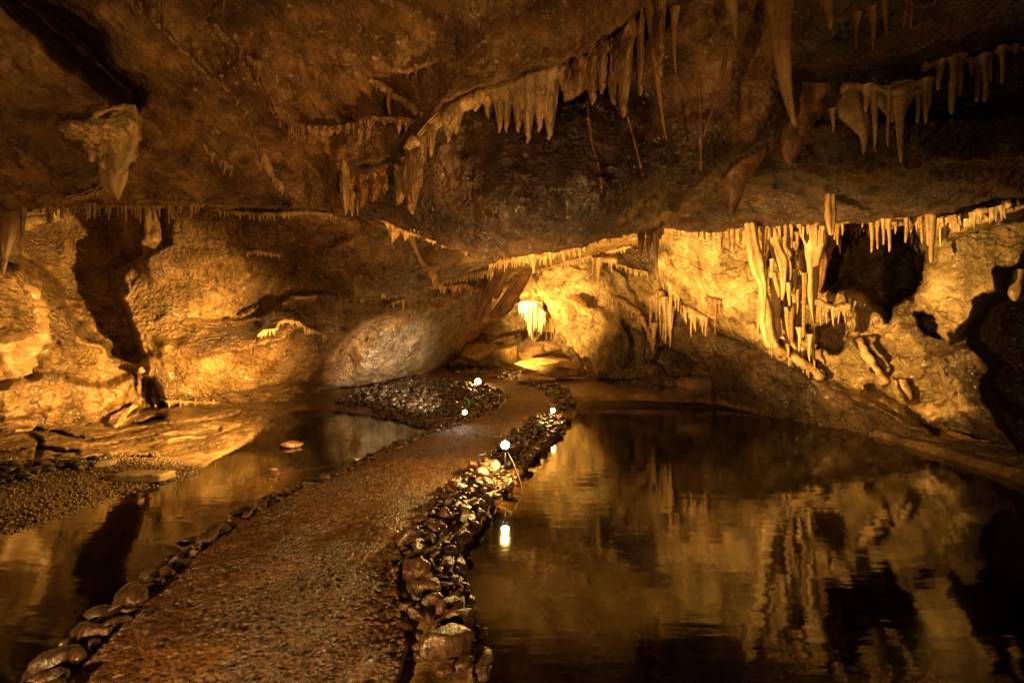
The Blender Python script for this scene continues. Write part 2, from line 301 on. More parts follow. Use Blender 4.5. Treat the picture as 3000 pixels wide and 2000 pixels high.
patch('C', 'cave_ceiling', xr((-700, -20, 25), (-20, 3020, 5), (3020, 3700, 25)),
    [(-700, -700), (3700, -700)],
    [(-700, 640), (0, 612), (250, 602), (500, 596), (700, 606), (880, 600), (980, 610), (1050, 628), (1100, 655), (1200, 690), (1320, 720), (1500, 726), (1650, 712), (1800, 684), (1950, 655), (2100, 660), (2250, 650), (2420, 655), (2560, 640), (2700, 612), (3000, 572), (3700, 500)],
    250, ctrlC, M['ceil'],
    feats=[('poly', [(-750, -400), (-60, -60), (60, 50), (150, 150), (270, 225), (372, 285), (395, 345), (385, 480), (300, 560), (200, 590), (-750, 600)], -.30, 30),
           ('line', [(-60, -120), (60, 0), (150, 75), (230, 140), (310, 205), (378, 262)], 1.4, 30), ('line', [(60, -40), (170, 40), (260, 120)], .9, 35),
           ('polyf', [(1890, 690), (1930, 640), (2060, 570), (2170, 480), (2270, 410), (2340, 350), (2420, 330), (2700, 430), (2700, 720), (1900, 740)], 1.5, 14, (2080, 560, 300)),
           ('poly', [(2330, 230), (2700, 150), (3100, 60), (3100, 330), (2700, 330), (2450, 340), (2350, 350)], .35, 60),
           ('poly', [(1180, 420), (1260, 330), (1400, 240), (1680, 150), (1900, 60), (2200, 20), (2300, 300), (2180, 460), (2000, 600), (1800, 650), (1300, 690), (1100, 600), (1020, 540)], -.12, 80),
           ('lip', [(380, -20), (545, 150), (700, 285), (820, 345), (920, 400), (1010, 480)], -.22, 12, 110), ('lip', [(600, 40), (705, 150), (760, 230), (815, 345), (900, 360)], -.15, 10, 70),
           ('lip', [(980, 500), (1190, 455), (1300, 312), (1400, 255), (1600, 195), (1700, 170), (1900, 10)], -.30, 14, 130), ('lip', [(560, 380), (640, 450), (720, 520), (900, 590)], -.15, 12, 80),
           ('lip', [(0, 470), (200, 520), (420, 500), (700, 560)], -.12, 12, 60), ('lip', [(1050, 210), (1200, 215), (1330, 160), (1500, 90)], -.12, 12, 70), ('lip', [(1950, 650), (2200, 520), (2500, 500), (3050, 470)], -.15, 10, 60), ('lip', [(2350, 330), (2700, 310), (3050, 280)], -.2, 12, 80),
           ('line', [(1010, 498), (1100, 485), (1180, 465)], -.15, 16), ('line', [(1000, 420), (990, 520), (1020, 600)], -.2, 22),
           ('line', [(860, 600), (600, 590), (400, 575)], -.1, 8)],
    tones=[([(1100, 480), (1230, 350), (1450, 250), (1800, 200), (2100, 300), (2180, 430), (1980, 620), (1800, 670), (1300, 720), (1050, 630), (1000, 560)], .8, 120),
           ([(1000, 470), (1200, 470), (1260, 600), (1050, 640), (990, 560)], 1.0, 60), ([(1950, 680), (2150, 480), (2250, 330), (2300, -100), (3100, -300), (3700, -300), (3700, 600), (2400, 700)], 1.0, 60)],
    rough=[([(1950, 660), (2150, 480), (2350, 400), (3200, 330), (3200, 600), (2400, 680)], 60, 4.5, .05), ([(1050, 450), (1300, 420), (2000, 400), (1950, 640), (1300, 700), (1050, 620)], 80, 6, .05)], disp=((.55, .16, 3, 0), (1.7, .10, 4, 1), (5.5, .04, 4, 0), (15, .022, 3, 1)), curl=(4.0, 1.3))

ctrlW = [(-700, 500, 6.4), (-700, 1300, 4.8), (0, 500, 7.6), (0, 620, 7.8), (0, 800, 7.0), (0, 900, 6.7), (0, 1100, 6.3), (0, 1270, 6.6), (150, 900, 7.6), (250, 800, 8.3), (250, 1100, 7.3), (250, 1270, 7.3), (500, 500, 8), (500, 640, 8.1),
    (400, 900, 8.2), (420, 1060, 8.0), (500, 1200, 9.0), (650, 900, 8.7), (600, 1050, 8.6), (800, 500, 7.4), (800, 620, 7.7), (800, 800, 8.7), (800, 1000, 9.5), (780, 1185, 10.9),
    (1000, 500, 7.5), (1000, 620, 8.0), (1000, 760, 9.0), (1000, 900, 10.2), (1100, 1000, 12), (1000, 1130, 12.5), (1230, 1090, 15), (1200, 800, 10.6), (1300, 950, 14), (1400, 930, 15.5),
    (1350, 800, 12), (1500, 830, 14.5), (1570, 790, 14), (1200, 700, 9.3), (1200, 500, 8), (1500, 740, 11.5), (1500, 600, 9.5), (1600, 780, 14.5)]
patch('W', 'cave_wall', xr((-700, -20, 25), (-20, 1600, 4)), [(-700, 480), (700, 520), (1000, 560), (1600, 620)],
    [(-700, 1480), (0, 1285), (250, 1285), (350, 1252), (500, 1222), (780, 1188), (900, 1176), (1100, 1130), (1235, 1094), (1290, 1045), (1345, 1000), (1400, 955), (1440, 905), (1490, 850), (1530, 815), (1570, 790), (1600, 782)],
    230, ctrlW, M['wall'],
    feats=[('poly', [(50, 560), (480, 560), (500, 700), (345, 790), (360, 860), (395, 960), (425, 1050), (330, 1040), (240, 985), (170, 900), (130, 820), (50, 760)], 1.0, 44),
           ('line', [(330, 790), (365, 870), (400, 970), (432, 1070), (425, 1140), (405, 1195), (345, 1250)], -.35, 11),
           ('line', [(450, 620), (440, 740), (450, 800)], -.5, 24),
           ('poly', [(380, 1090), (440, 1100), (480, 1190), (400, 1230), (395, 1150)], .9, 16),
           ('polyf', [(440, 940), (620, 935), (760, 920), (860, 860), (985, 860), (992, 985), (935, 1045), (905, 1108), (800, 1138), (600, 1150), (440, 1165)], -1.0, 14, (900, 1060, 200)),
           ('lip', [(430, 1166), (600, 1152), (760, 1140), (860, 1120)], -.4, 10, 60), ('lip', [(420, 1050), (560, 1040), (760, 1012), (900, 960)], -.12, 8, 50),
           ('poly', [(-80, 800), (60, 790), (110, 880), (95, 1000), (-80, 1010)], -.4, 40),
           ('polyf', [(1040, 1045), (1060, 1000), (1110, 960), (1230, 890), (1420, 830), (1500, 830), (1240, 1100), (1000, 1140)], -.40, 60, (1120, 1050, 190)),
           ('lip', [(980, 880), (1060, 872), (1160, 855), (1290, 812), (1400, 790), (1500, 740)], -.55, 9, 80), ('lip', [(1100, 905), (1260, 866), (1350, 856), (1440, 842), (1510, 790)], -.4, 9, 50),
           ('polyf', [(1000, 960), (1090, 880), (1250, 840), (1400, 810), (1440, 845), (1250, 900), (1115, 965), (1055, 1040), (1000, 1125), (840, 1140), (930, 1070), (985, 1000)], .55, 110, (1030, 1020, 130)),
           ('line', [(1040, 640), (960, 680), (850, 760), (780, 850), (740, 930)], .4, 34), ('lip', [(600, 890), (760, 815), (900, 770), (1080, 745)], -.10, 26, 60), ('lip', [(440, 1052), (600, 1040), (760, 1010), (900, 965), (1000, 940)], -.30, 10, 60),
           ('lip', [(640, 600), (800, 640), (900, 690), (1000, 660), (1150, 640)], -.15, 12, 60), ('lip', [(420, 780), (560, 800), (700, 760), (860, 740)], -.15, 25, 80),
           ('poly', [(-50, 1020), (100, 1000), (330, 1040), (420, 1080), (300, 1130), (100, 1100), (-50, 1130)], .35, 30),
           ('line', [(760, 1130), (840, 1120), (1000, 1145)], .3, 10)],
    tones=[([(880, 1160), (1030, 1095), (1060, 1030), (1130, 960), (1290, 900), (1440, 860), (1240, 1120), (900, 1210)], .9, 60), ([(950, 840), (1250, 770), (1450, 740), (1400, 800), (1100, 870)], .6, 40)],  # pale slab tone; the gully's cast shadow is put in as browner rock
    rough=[([(-100, 960), (120, 990), (330, 1035), (420, 1060), (330, 1180), (100, 1200), (-100, 1230)], 60, 2.4, .22), ([(340, 790), (480, 760), (560, 880), (560, 1010), (440, 1040)], 60, 4, .10), ([(-100, 760), (100, 860), (250, 900), (330, 1020), (-100, 1000)], 50, 2.5, .12)],
    disp=((.5, .18, 3, 0), (1.6, .11, 4, 1), (5, .05, 4, 1), (13, .035, 3, 1)), curl=(2.5, -.4))
patch('M', 'cave_vault', xr((1100, 2400, 5)), [(1100, 560), (2400, 560)], [(1100, 760), (1270, 790), (1400, 806), (1560, 795), (1650, 768), (1800, 728), (1900, 708), (1980, 705), (2100, 715), (2400, 705)], 90,
    [(1200, 720, 9.5), (1200, 600, 8), (1150, 790, 10.5), (1400, 795, 12), (1550, 700, 9), (1550, 600, 7.7), (1550, 785, 11.8), (1750, 640, 8), (1800, 720, 10.5), (1900, 640, 7.6), (1900, 700, 10), (2100, 600, 7.6), (2100, 700, 9.4), (2350, 600, 7.6), (2350, 700, 8.8)],
    M['vault'], feats=[('poly', [(1000, 820), (1400, 760), (1700, 680), (1900, 640), (2400, 640), (2400, 800), (1000, 900)], .5, 20), ('line', [(1560, 745), (1750, 700), (1900, 655)], -.2, 10)], disp=((1, .12, 4, 0), (4, .05, 4, 0)), curl=(5, 1.2))
ctrlF = [(1150, 700, 15), (1560, 700, 13), (1560, 790, 15), (1500, 900, 18), (1400, 950, 18.5), (1300, 1040, 19), (1600, 900, 17.5), (1600, 1050, 17.5), (1500, 1080, 18.5), (1700, 850, 15.5), (1700, 1000, 15.5), (1750, 1095, 14.5), (1800, 800, 13.5), (1850, 1000, 13), (1850, 1160, 12.7),
    (1950, 800, 11.6), (1950, 1000, 11.8), (2000, 1190, 12), (1150, 1050, 19), (1700, 740, 13), (1850, 700, 11), (1950, 620, 9.5), (2100, 600, 8.8), (2100, 700, 9.2), (2100, 850, 9.8), (2100, 1000, 10.4), (2200, 800, 8.7), (2200, 950, 8.9), (2300, 1000, 8.6), (2300, 1150, 9.3), (2100, 1185, 11.4), (2500, 1262, 8.2),
    (2500, 600, 8.0), (2500, 700, 8.2), (2500, 1000, 7.7), (2700, 600, 6.9), (2700, 700, 6.9), (2700, 900, 6.9), (2700, 1100, 6.7), (2800, 1000, 6.4), (2750, 1230, 6.9), (3000, 1350, 5.5), (3000, 1410, 5.2), (3000, 1000, 5.8), (3000, 700, 5.9), (2850, 600, 6.2), (3000, 560, 5.9), (3700, 1000, 4.2), (3700, 600, 4.5), (3700, 1700, 3.1)]
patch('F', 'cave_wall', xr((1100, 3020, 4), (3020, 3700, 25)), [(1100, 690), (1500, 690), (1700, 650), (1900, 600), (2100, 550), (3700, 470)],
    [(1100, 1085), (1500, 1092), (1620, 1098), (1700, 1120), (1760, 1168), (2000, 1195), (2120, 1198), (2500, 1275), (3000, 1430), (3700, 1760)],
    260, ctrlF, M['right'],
    feats=[('polyf', [(1925, 690), (1925, 775), (1950, 825), (1990, 870), (2010, 910), (2075, 940), (2150, 930), (2250, 1000), (2400, 700), (2200, 560), (1930, 560)], -1.0, 10, (1980, 830, 170)),
           ('poly', [(2370, 690), (2500, 665), (2700, 660), (2735, 760), (2700, 850), (2640, 885), (2612, 930), (2560, 870), (2500, 850), (2420, 850), (2380, 820)], 2.8, 48),
           ('poly', [(2400, 960), (2480, 930), (2520, 990), (2470, 1030), (2400, 1010)], 1.0, 18), ('poly', [(2700, 925), (2750, 930), (2770, 990), (2720, 985)], 1.2, 14),
           ('poly', [(2860, 960), (2890, 890), (2950, 860), (2935, 800), (3030, 780), (3400, 800), (3400, 1250), (3030, 1230), (2940, 1180), (2900, 1110), (2930, 1070), (2860, 1000)], 1.8, 44),
           ('poly', [(2730, 770), (2790, 700), (2960, 640), (3060, 640), (2950, 860), (2870, 930), (2790, 1010), (2740, 900), (2700, 870)], -.45, 30),
           ('poly', [(2745, 1060), (2810, 1020), (2870, 1000), (2930, 1090), (2900, 1140), (3000, 1330), (2880, 1230), (2790, 1150)], -.3, 18),
           ('line', [(2240, 1000), (2330, 1060), (2420, 1110), (2560, 1170), (2700, 1250), (2830, 1300), (3000, 1330)], -.30, 14),
           ('line', [(2520, 930), (2510, 990), (2540, 1050), (2600, 1110)], -.35, 14), ('line', [(2560, 1130), (2660, 1170), (2760, 1270)], .4, 12),
           ('line', [(2640, 1110), (2670, 1160)], -.3, 14), ('line', [(2200, 1010), (2100, 960), (2080, 935)], .3, 8),
           ('polyf', [(1562, 780), (1600, 880), (1645, 965), (1690, 1030), (1745, 1110), (1900, 1110), (1900, 780)], -.9, 12, (1670, 980, 170)), ('line', [(1600, 800), (1680, 850), (1800, 960)], -.25, 16),
           ('line', [(1548, 800), (1570, 850), (1600, 905), (1650, 955)], .25, 7), ('line', [(1560, 800), (1620, 850), (1720, 900)], -.4, 14), ('line', [(1640, 965), (1690, 1030), (1730, 1095)], .25, 6),
           ('line', [(1825, 940), (1850, 1000), (1855, 1050)], .5, 5), ('poly', [(1930, 1020), (1960, 1010), (2010, 1050), (2030, 1100), (1960, 1100), (1920, 1060)], .6, 14),
           ('poly', [(1780, 780), (1830, 800), (1870, 900), (1900, 990), (1850, 960), (1800, 880)], -.35, 12),
           ('poly', [(1380, 1000), (1450, 985), (1560, 960), (1580, 985), (1460, 1010)], .4, 10), ('poly', [(1370, 978), (1420, 975), (1415, 992), (1370, 998)], .7, 6), ('line', [(1300, 1010), (1400, 1020), (1500, 1005), (1600, 960)], .3, 6)],
    tones=[([(1250, 700), (1700, 700), (1850, 900), (1750, 1120), (1200, 1120)], .9, 120), ([(2700, 640), (3100, 600), (2950, 860), (2790, 1010), (2700, 880)], .9, 40), ([(1900, 560), (2300, 560), (2600, 600), (2600, 900), (2900, 1200), (2700, 1230), (2450, 1110), (2200, 1000), (2060, 950), (1930, 800)], .75, 60), ([(1780, 780), (1960, 800), (1960, 980), (1850, 960)], .7, 40)],  # pale flowstone areas, and lamplight on the upper wall put into the tone
    rough=[([(2270, 850), (2500, 830), (2700, 880), (2850, 1000), (2950, 1250), (2700, 1240), (2500, 1150), (2300, 1040)], 60, 2.6, .22), ([(2700, 640), (3050, 600), (2950, 860), (2790, 1010), (2680, 880)], 40, 5, .07)],
    disp=((.5, .16, 3, 0), (1.5, .12, 4, 1), (4.5, .055, 4, 1), (12, .035, 3, 1)), curl=(2.0, -.5))

# ------------------------------------------------------------------ floor, pools, path
WZ = -0.10
def zf(Y): return .35 * sm((np.asarray(Y, float) - 9) / 6)
def G(px, py, dz=0.0):
    Y = np.geomspace(1.2, 40, 4000); z = CAMZ - (py - 1000) / F * Y - (zf(Y) + dz); k = int(np.argmax(z < 0)); y = Y[k]
    return ((px - 1500) / F * y, y)
def GP(pts, dz=0.0): return [G(a, b, dz) for a, b in pts]
PATH_L = [(150, 2080), (290, 1900), (420, 1770), (500, 1692), (600, 1605), (720, 1522), (880, 1432), (1000, 1390), (1130, 1330), (1260, 1272), (1370, 1236), (1450, 1204), (1488, 1176), (1485, 1155), (1450, 1136), (1400, 1120), (1320, 1108), (1240, 1098)]
PATH_R = [(1215, 2080), (1205, 1900), (1185, 1770), (1162, 1680), (1160, 1620), (1190, 1565), (1245, 1500), (1290, 1450), (1350, 1398), (1420, 1340), (1475, 1300), (1515, 1272), (1535, 1248), (1565, 1222), (1605, 1205), (1612, 1186), (1605, 1166), (1575, 1138), (1530, 1122), (1460, 1111), (1390, 1103), (1250, 1090)]
POOL_L = [(-900, 2100), (-700, 1750), (-200, 1610), (0, 1560), (150, 1510), (270, 1465), (400, 1425), (560, 1392), (620, 1350), (720, 1300), (780, 1235), (800, 1195), (900, 1170), (1030, 1182), (1100, 1205), (1200, 1232), (1285, 1243), (1260, 1258), (1140, 1310), (1010, 1368), (860, 1425), (700, 1512), (580, 1592), (470, 1685), (390, 1765), (255, 1885), (100, 2080), (-300, 2500)]
POOL_R = [(1655, 1196), (1668, 1222), (1650, 1250), (1612, 1295), (1550, 1352), (1515, 1405), (1480, 1450), (1425, 1500), (1395, 1555), (1345, 1605), (1338, 1700), (1350, 1760), (1378, 1850), (1395, 2050), (1400, 3200), (4200, 3200), (4200, 1900), (3700, 1740), (3000, 1410), (2500, 1258), (2100, 1178), (1850, 1168), (1700, 1172)]
wPL, wPR, wL, wR = GP(PATH_L), GP(PATH_R), GP(POOL_L, WZ), GP(POOL_R, WZ)
wPL[0] = (wPL[1][0] + (wPL[1][0] - wPL[2][0]) * 3, wPL[1][1] - (wPL[2][1] - wPL[1][1]) * 3); wPR[0] = (wPR[1][0], wPR[1][1] - 1.8)
wPL.insert(0, (-2.3, -1.5)); wPR.insert(0, (-.45, -1.5))
wL[0] = (-8, 1.0); wL[-1] = (-4, -1.5); wL[-2] = (wPL[1][0] - .15, wPL[1][1]); wR[-9:-9] = []
PATHPOLY = wPL + wPR[::-1]
def ground_z(X, Y):
    z = zf(Y) + 0 * X
    n = fbm(np.stack([X * 1.1, Y * 1.1, X * 0], -1), 4); n2 = fbm(np.stack([X * 6, Y * 6, X * 0 + 3], -1), 3)
    z = z + .035 * n + .012 * n2
    dl = sdf(X, Y, wL); dr = sdf(X, Y, wR); dp = sdf(X, Y, PATHPOLY)
    near_path = sm((dp + .45) / .3)
    for d in (dl, dr):
        depth = (.20 + .16 * n + .05 * n2) if d is dl else (.55 + .18 * n + .05 * n2)
        sl = .18 + .8 * (1 - near_path)            # gentle shores, steep kerbs
        z = np.where(d > 0, zf(Y) + WZ - depth * sm(d / (sl * 1.6)) - .004, np.minimum(z, zf(Y) + WZ + .10 * sm(-d / sl) + .04 * n + .01 + .0 * d) if d is dl else z)
    z = z * (1 - sm((dp + .10) / .10)) + (zf(Y) - .03) * sm((dp + .10) / .10)
    back = sm((Y - 13.5) / 2) * (1 - sm((dp + .3) / .3)); z = z + back * (.10 + .12 * n)
    return z
ys = np.concatenate([np.linspace(-2, 1.2, 20)[:-1], np.geomspace(1.2, 26, 520)]); u = np.linspace(-1.9, 2.1, 520)
YY = np.repeat(ys[:, None], len(u), 1); XX = u[None] * np.maximum(YY, 2.2)
ZZ = ground_z(XX, YY)
link('cave_floor', mesh_np('cave_floor', np.stack([XX, YY, ZZ], -1).reshape(-1, 3), gridq(*XX.shape), sm((sdf(XX, YY, wR) + .05) / .3).ravel()), M['ground'], kind='structure')
wv = [(-16, -2, WZ), (16, -2, WZ), (16, 14, WZ), (-16, 14, WZ)]
link('pool_water', mesh_np('pool_water', wv, [[0, 1, 2, 3]]), M['water'], kind='structure')
# path: strip between both edges
def resample(poly, n):
    p = np.array(poly); d = np.concatenate([[0], np.cumsum(np.hypot(*np.diff(p, axis=0).T))]); t = np.linspace(0, d[-1], n)
    return np.stack([np.interp(t, d, p[:, 0]), np.interp(t, d, p[:, 1])], 1)
def smooth1(a, k=5):
    for _ in range(k): a[1:-1] = (a[:-2] + 2 * a[1:-1] + a[2:]) / 4
    return a
NP_ = 1500; pl = smooth1(resample(wPL, NP_), 60)
# match the right edge by nearest arc-length, blended over matching stations
prr = resample(wPR, NP_); pr = smooth1(prr, 60)
tt = np.linspace(0, 1, 130)[None, :, None]; PP = pl[:, None] * (1 - tt) + pr[:, None] * tt
X, Y = PP[..., 0], PP[..., 1]; n1 = fbm(np.stack([X * 14, Y * 14, X * 0], -1), 3); n2 = fbm(np.stack([X * 1.5, Y * 1.5, X * 0 + 5], -1), 3); n3 = fbm(np.stack([X * 40, Y * 40, X * 0], -1), 2)
edge = np.minimum(tt[..., 0], 1 - tt[..., 0]) * 2
Z = zf(Y) + .012 + .010 * n1 + .02 * n2 + .014 * n3 + .02 * sm(edge * 3) - .06 * (1 - sm(edge * 40))
link('path', mesh_np('path', np.stack([X, Y, Z], -1).reshape(-1, 3), gridq(*X.shape)), M['path'], kind='structure')
def floor_at(x, y): return float(ground_z(np.array([x]), np.array([y]))[0])

# rock ledge on the left bank
ledge_top = [(-700, 1290), (0, 1240), (250, 1252), (350, 1232), (420, 1205), (600, 1188), (790, 1176)]
ledge_bot = [(-700, 1480), (0, 1352), (150, 1352), (300, 1330), (440, 1322), (560, 1338), (620, 1346), (700, 1302), (780, 1245), (806, 1205)]
def gy(px, py, dz): return (px, py, G(px, py, dz)[1])
ctrlL = [gy(-700, 1480, 0), (-700, 1290, 5.2), gy(0, 1352, 0), (0, 1240, 6.6), gy(250, 1335, .02), (250, 1252, 7.2), gy(440, 1322, 0), (420, 1200, 8.9), gy(620, 1346, WZ), (600, 1182, 9.4), gy(700, 1302, WZ), gy(780, 1245, WZ), (790, 1176, 10.8), gy(806, 1205, WZ), gy(500, 1270, .08), gy(650, 1240, .05)]
patch('L', 'rock_ledge', xr((-700, -20, 20), (-20, 806, 3)), ledge_top, ledge_bot, 110, ctrlL, M['ledge'],
    feats=[('line', [(80, 1270), (120, 1300), (110, 1340)], .25, 7), ('line', [(-20, 1275), (100, 1262), (250, 1290), (420, 1262), (600, 1240), (700, 1215)], .22, 6),
           ('line', [(250, 1310), (400, 1290), (520, 1275), (640, 1262)], .18, 6), ('line', [(350, 1255), (430, 1240), (480, 1232)], .5, 9), ('line', [(500, 1300), (620, 1285), (700, 1260)], .15, 5), ('line', [(0, 1325), (150, 1318), (230, 1330)], .15, 6)],
    disp=((.7, .10, 3, 0), (2.2, .07, 4, 1), (6, .025, 3, 0)), aniso=(.6, .8, 4.5), curl=(-.3, -.5), curltop=(1.5, .1))

# ------------------------------------------------------------------ loose stones
def ico(sub, seed, flat=.6, amp=.28, rough=.06):
    bm = bmesh.new(); bmesh.ops.create_icosphere(bm, subdivisions=sub, radius=.5); P = np.array([v.co for v in bm.verts])
    n = P / .5; d = 1 + amp * perlin(n * .9 + seed * 7.7) * 1.7 + rough * fbm(n * 2.5 + seed, 3)
    rs = np.random.default_rng(seed)
    for _ in range(13):                                                  # worn flat facets
        a = rs.normal(size=3); a /= np.linalg.norm(a); h = rs.uniform(.60, .88); q = (n * d[:, None]) @ a; over = np.clip(q - h, 0, None); P2 = n * d[:, None] - over[:, None] * a * .85; d = np.linalg.norm(P2, axis=1); n = P2 / d[:, None]
    P = n * d[:, None] * .5 * np.array([1, rs.uniform(.68, .9), flat * rs.uniform(.85, 1.15)])
    for v, p in zip(bm.verts, P): v.co = p
    for f in bm.faces: f.smooth = True
    me = bpy.data.meshes.new('cobble'); bm.to_mesh(me); bm.free(); return me
STONES = []
for i in range(12):
    me = ico(4 if i < 8 else 3, i + 1, .62, .3); me.materials.append(M['cobble'] if i % 3 else M['cobble_grey']); STONES.append(me)
STUFF = []     # geometry for the uncountable remainder
def stone(x, y, z, s, label, group, tilt=.5, idx=None, sq=None, name='cobble', mat=None):
    me = STONES[random.randrange(12) if idx is None else idx]
    if mat: me = me.copy(); me.materials.clear(); me.materials.append(mat)
    o = bpy.data.objects.new(name, me); COL.objects.link(o); o.location = (x, y, z)
    o.rotation_euler = (random.uniform(-tilt, tilt), random.uniform(-tilt, tilt), random.uniform(0, 6.28))
    sq = sq or (random.uniform(.9, 1.25), random.uniform(.8, 1.1), random.uniform(.8, 1.15)); o.scale = (s * sq[0], s * sq[1], s * sq[2])
    return tag(o, label, 'stone', group)
def along(poly, n):
    p = np.array(poly); d = np.concatenate([[0], np.cumsum(np.hypot(*np.diff(p, axis=0).T))]); t = np.linspace(0, d[-1], n); return np.stack([np.interp(t, d, p[:, 0]), np.interp(t, d, p[:, 1])], 1)
placed = []
def free(x, y, r, k=.78):
    for a, b, c in placed:
        if abs(a - x) < 1 and (a - x) ** 2 + (b - y) ** 2 < ((r + c) * k) ** 2: return False
    return True
# big individual stones read from the photograph: px, py (centre), width px, height scale
BIG = [(1215, 1690, 66, 'largest wet brown cobble with a glossy face at the bend of the stone border'), (1275, 1560, 58, 'rounded red brown boulder topping the stone border between path and right pool'),
    (1310, 1905, 105, 'broad brown boulder nearest the viewer in the right stone border'), (1348, 1832, 70, 'dark rounded boulder leaning to the right pool in the near stone border'),
    (1318, 1790, 55, 'dark flat boulder behind the two nearest big ones in the right border'), (1232, 1940, 34, 'upright pale glossy cobble at the path edge near the viewer'),
    (1360, 1960, 40, 'square brown cobble beside the right pool nearest the viewer'), (1298, 1985, 40, 'brown cobble half hidden below the broad near boulder'), (1195, 1790, 30, 'long narrow cobble standing on edge along the path'),
    (1160, 1640, 22, 'small pale cobble catching light at the bend of the path'), (1250, 1735, 34, 'reddish cobble in the middle of the bend of the right border'), (1305, 1665, 40, 'rough yellowish cobble beside the right pool at the bend'), (1312, 1625, 32, 'grey green oval cobble above the rough yellowish one'),
    (1230, 1535, 34, 'rough orange brown stone standing where the border narrows'), (1255, 1650, 30, 'pointed red brown cobble in the middle of the stone border')]
for px, py, w, lab in BIG:
    x, y = G(px, py + w * .25, 0); s = w * 1.55 / F * y; stone(x, y, .02 + s * .22, s, lab, 'cobbles bordering the path', .3, random.choice((1, 2, 4, 5, 7)), (1, .85, 1.0)); placed.append((x, y, s * .45))
def wallpoly():
    e = wPR[1:16]; p = wR[0:14][::-1]; return [(-.0 + e[0][0], e[0][1])] + e[1:] + p[::-1]
WALLP = [tuple(q) for q in wPR[2:16]] + [tuple(q) for q in wR[0:14]]
cnt = 0; bx = np.array(WALLP); tries = 0
lab_r = ['wet dark cobble piled in the stone border beside the right pool', 'wet cobble in the stone border between the lamps and the right pool']
cand = []
while tries < 60000 and len(cand) < 900:
    if tries % 20000 == 0:
        cx = RNG.uniform(bx[:, 0].min(), bx[:, 0].max(), 20000); cy = bx[:, 1].min() + (bx[:, 1].max() - bx[:, 1].min()) * RNG.random(20000) ** 1.6; cd = sdf(cx, cy, WALLP)
    tries += 1; x, y, sd = cx[tries % 20000], cy[tries % 20000], cd[tries % 20000]
    if sd < -.04: continue
    s = random.choice((.06, .08, .10, .13, .17, .21)) * (.8 + .5 * random.random()) * (1.1 if y > 4 else 1)
    if not free(x, y, s * .45): continue
    placed.append((x, y, s * .45)); cand.append((x, y, s))
cand.sort(key=lambda c: c[1] / c[2])
for k, (x, y, s) in enumerate(cand):
    d = sdf(np.array([x]), np.array([y]), WALLP)[0]; z = -.03 + .10 * sm(d / .15) + random.uniform(-.02, .05)
    if k < 180: stone(x, y, z, s, lab_r[0] if y < 5 else lab_r[1], 'cobbles bordering the path' if y < 5 else 'cobbles of the far border', .9)
    else: STUFF.append((x, y, z, s))
# left kerb row along the pool
lk = along([(wPL[i][0], wPL[i][1]) for i in range(1, 13)], 400); pos = 0; arr = []
nl = 0; last = None
for row_, off, sc in ((0, -.02, .9), (1, -.12, 1.1), (2, -.22, 1.0)):
    last = None
    for k in range(len(lk) - 1):
        x, y = lk[k]; tx, ty = lk[k + 1] - lk[k]; L_ = math.hypot(tx, ty); nx, ny = -ty / L_, tx / L_
        if last is None or math.hypot(x - last[0], y - last[1]) > last[2]:
            s = random.choice((.07, .09, .12, .15, .19)) * sc * random.uniform(.85, 1.2); last = (x, y, s * .82); jit = random.uniform(-.02, .03)
            X_, Y_ = x + nx * (-off + jit), y + ny * (-off + jit); z = zf(y) + (.0, -.03, -.07)[row_] + random.uniform(-.01, .03)
            if y < 9.5 and nl < 105: stone(X_, Y_, float(z), s, 'wet rounded cobble in the kerb between path and left pool', 'cobbles edging the left pool', .5); nl += 1
            else: STUFF.append((X_, Y_, float(z), s))
# far cobble bed and other loose stones as one mass
def scatter(poly, n, smin, smax, dz=0.0, power=1.0, k=.7):
    b = np.array(poly); x = RNG.uniform(b[:, 0].min(), b[:, 0].max(), n * 6); y = RNG.uniform(b[:, 1].min(), b[:, 1].max(), n * 6)
    k = inside(x, y, poly); x, y = x[k][:n], y[k][:n]; s = smin + (smax - smin) * RNG.random(len(x)) ** 2
    return list(zip(x, y, ground_z(x, y) + s * .2 + dz, s))
BED = GP([(980, 1170), (1060, 1178), (1200, 1228), (1290, 1245), (1380, 1228), (1450, 1196), (1480, 1172), (1470, 1152), (1400, 1128), (1320, 1118), (1230, 1112), (1100, 1130)])
FARR = GP([(1630, 1190), (1690, 1175), (1660, 1140), (1560, 1112), (1440, 1100), (1520, 1118), (1590, 1145), (1620, 1170)])
FARL = GP([(1240, 1090), (1330, 1075), (1420, 1085), (1560, 1105), (1480, 1112), (1330, 1100)])
def merge_stones(name, lst, mat, label, base=None, kind='stuff', cat='stones'):
    base = base or [STONES[8], STONES[9], STONES[10], STONES[11]]; VV = []; FF = []; off = 0; data = []
    for me in base:
        v = np.empty(len(me.vertices) * 3); me.vertices.foreach_get('co', v); f = np.array([p.vertices[:] for p in me.polygons]); data.append((v.reshape(-1, 3), f))
    for x, y, z, s in lst:
        v, f = data[random.randrange(len(data))]; m = np.array(Euler((random.uniform(-.6, .6), random.uniform(-.6, .6), random.uniform(0, 6.28))).to_matrix())
        VV.append((v * s * np.array([random.uniform(.8, 1.2), random.uniform(.8, 1.1), random.uniform(.8, 1.2)])) @ m.T + np.array([x, y, z])); FF.append(f + off); off += len(v)
    o = link(name, mesh_np(name, np.concatenate(VV), np.concatenate(FF)), mat, label=label, cat=cat, kind=kind); return o
LOW = [ico(2, 20 + i, .6) for i in range(5)]; TINY = [ico(1, 30 + i, .6) for i in range(5)]
bed = scatter(BED, 1500, .10, .26) + scatter(FARR, 260, .08, .24) + scatter(FARL, 200, .06, .28)
merge_stones('cobble_bed', bed + STUFF, M['cobble_grey'], 'dark cobbles covering the ground round the far lamps', LOW)
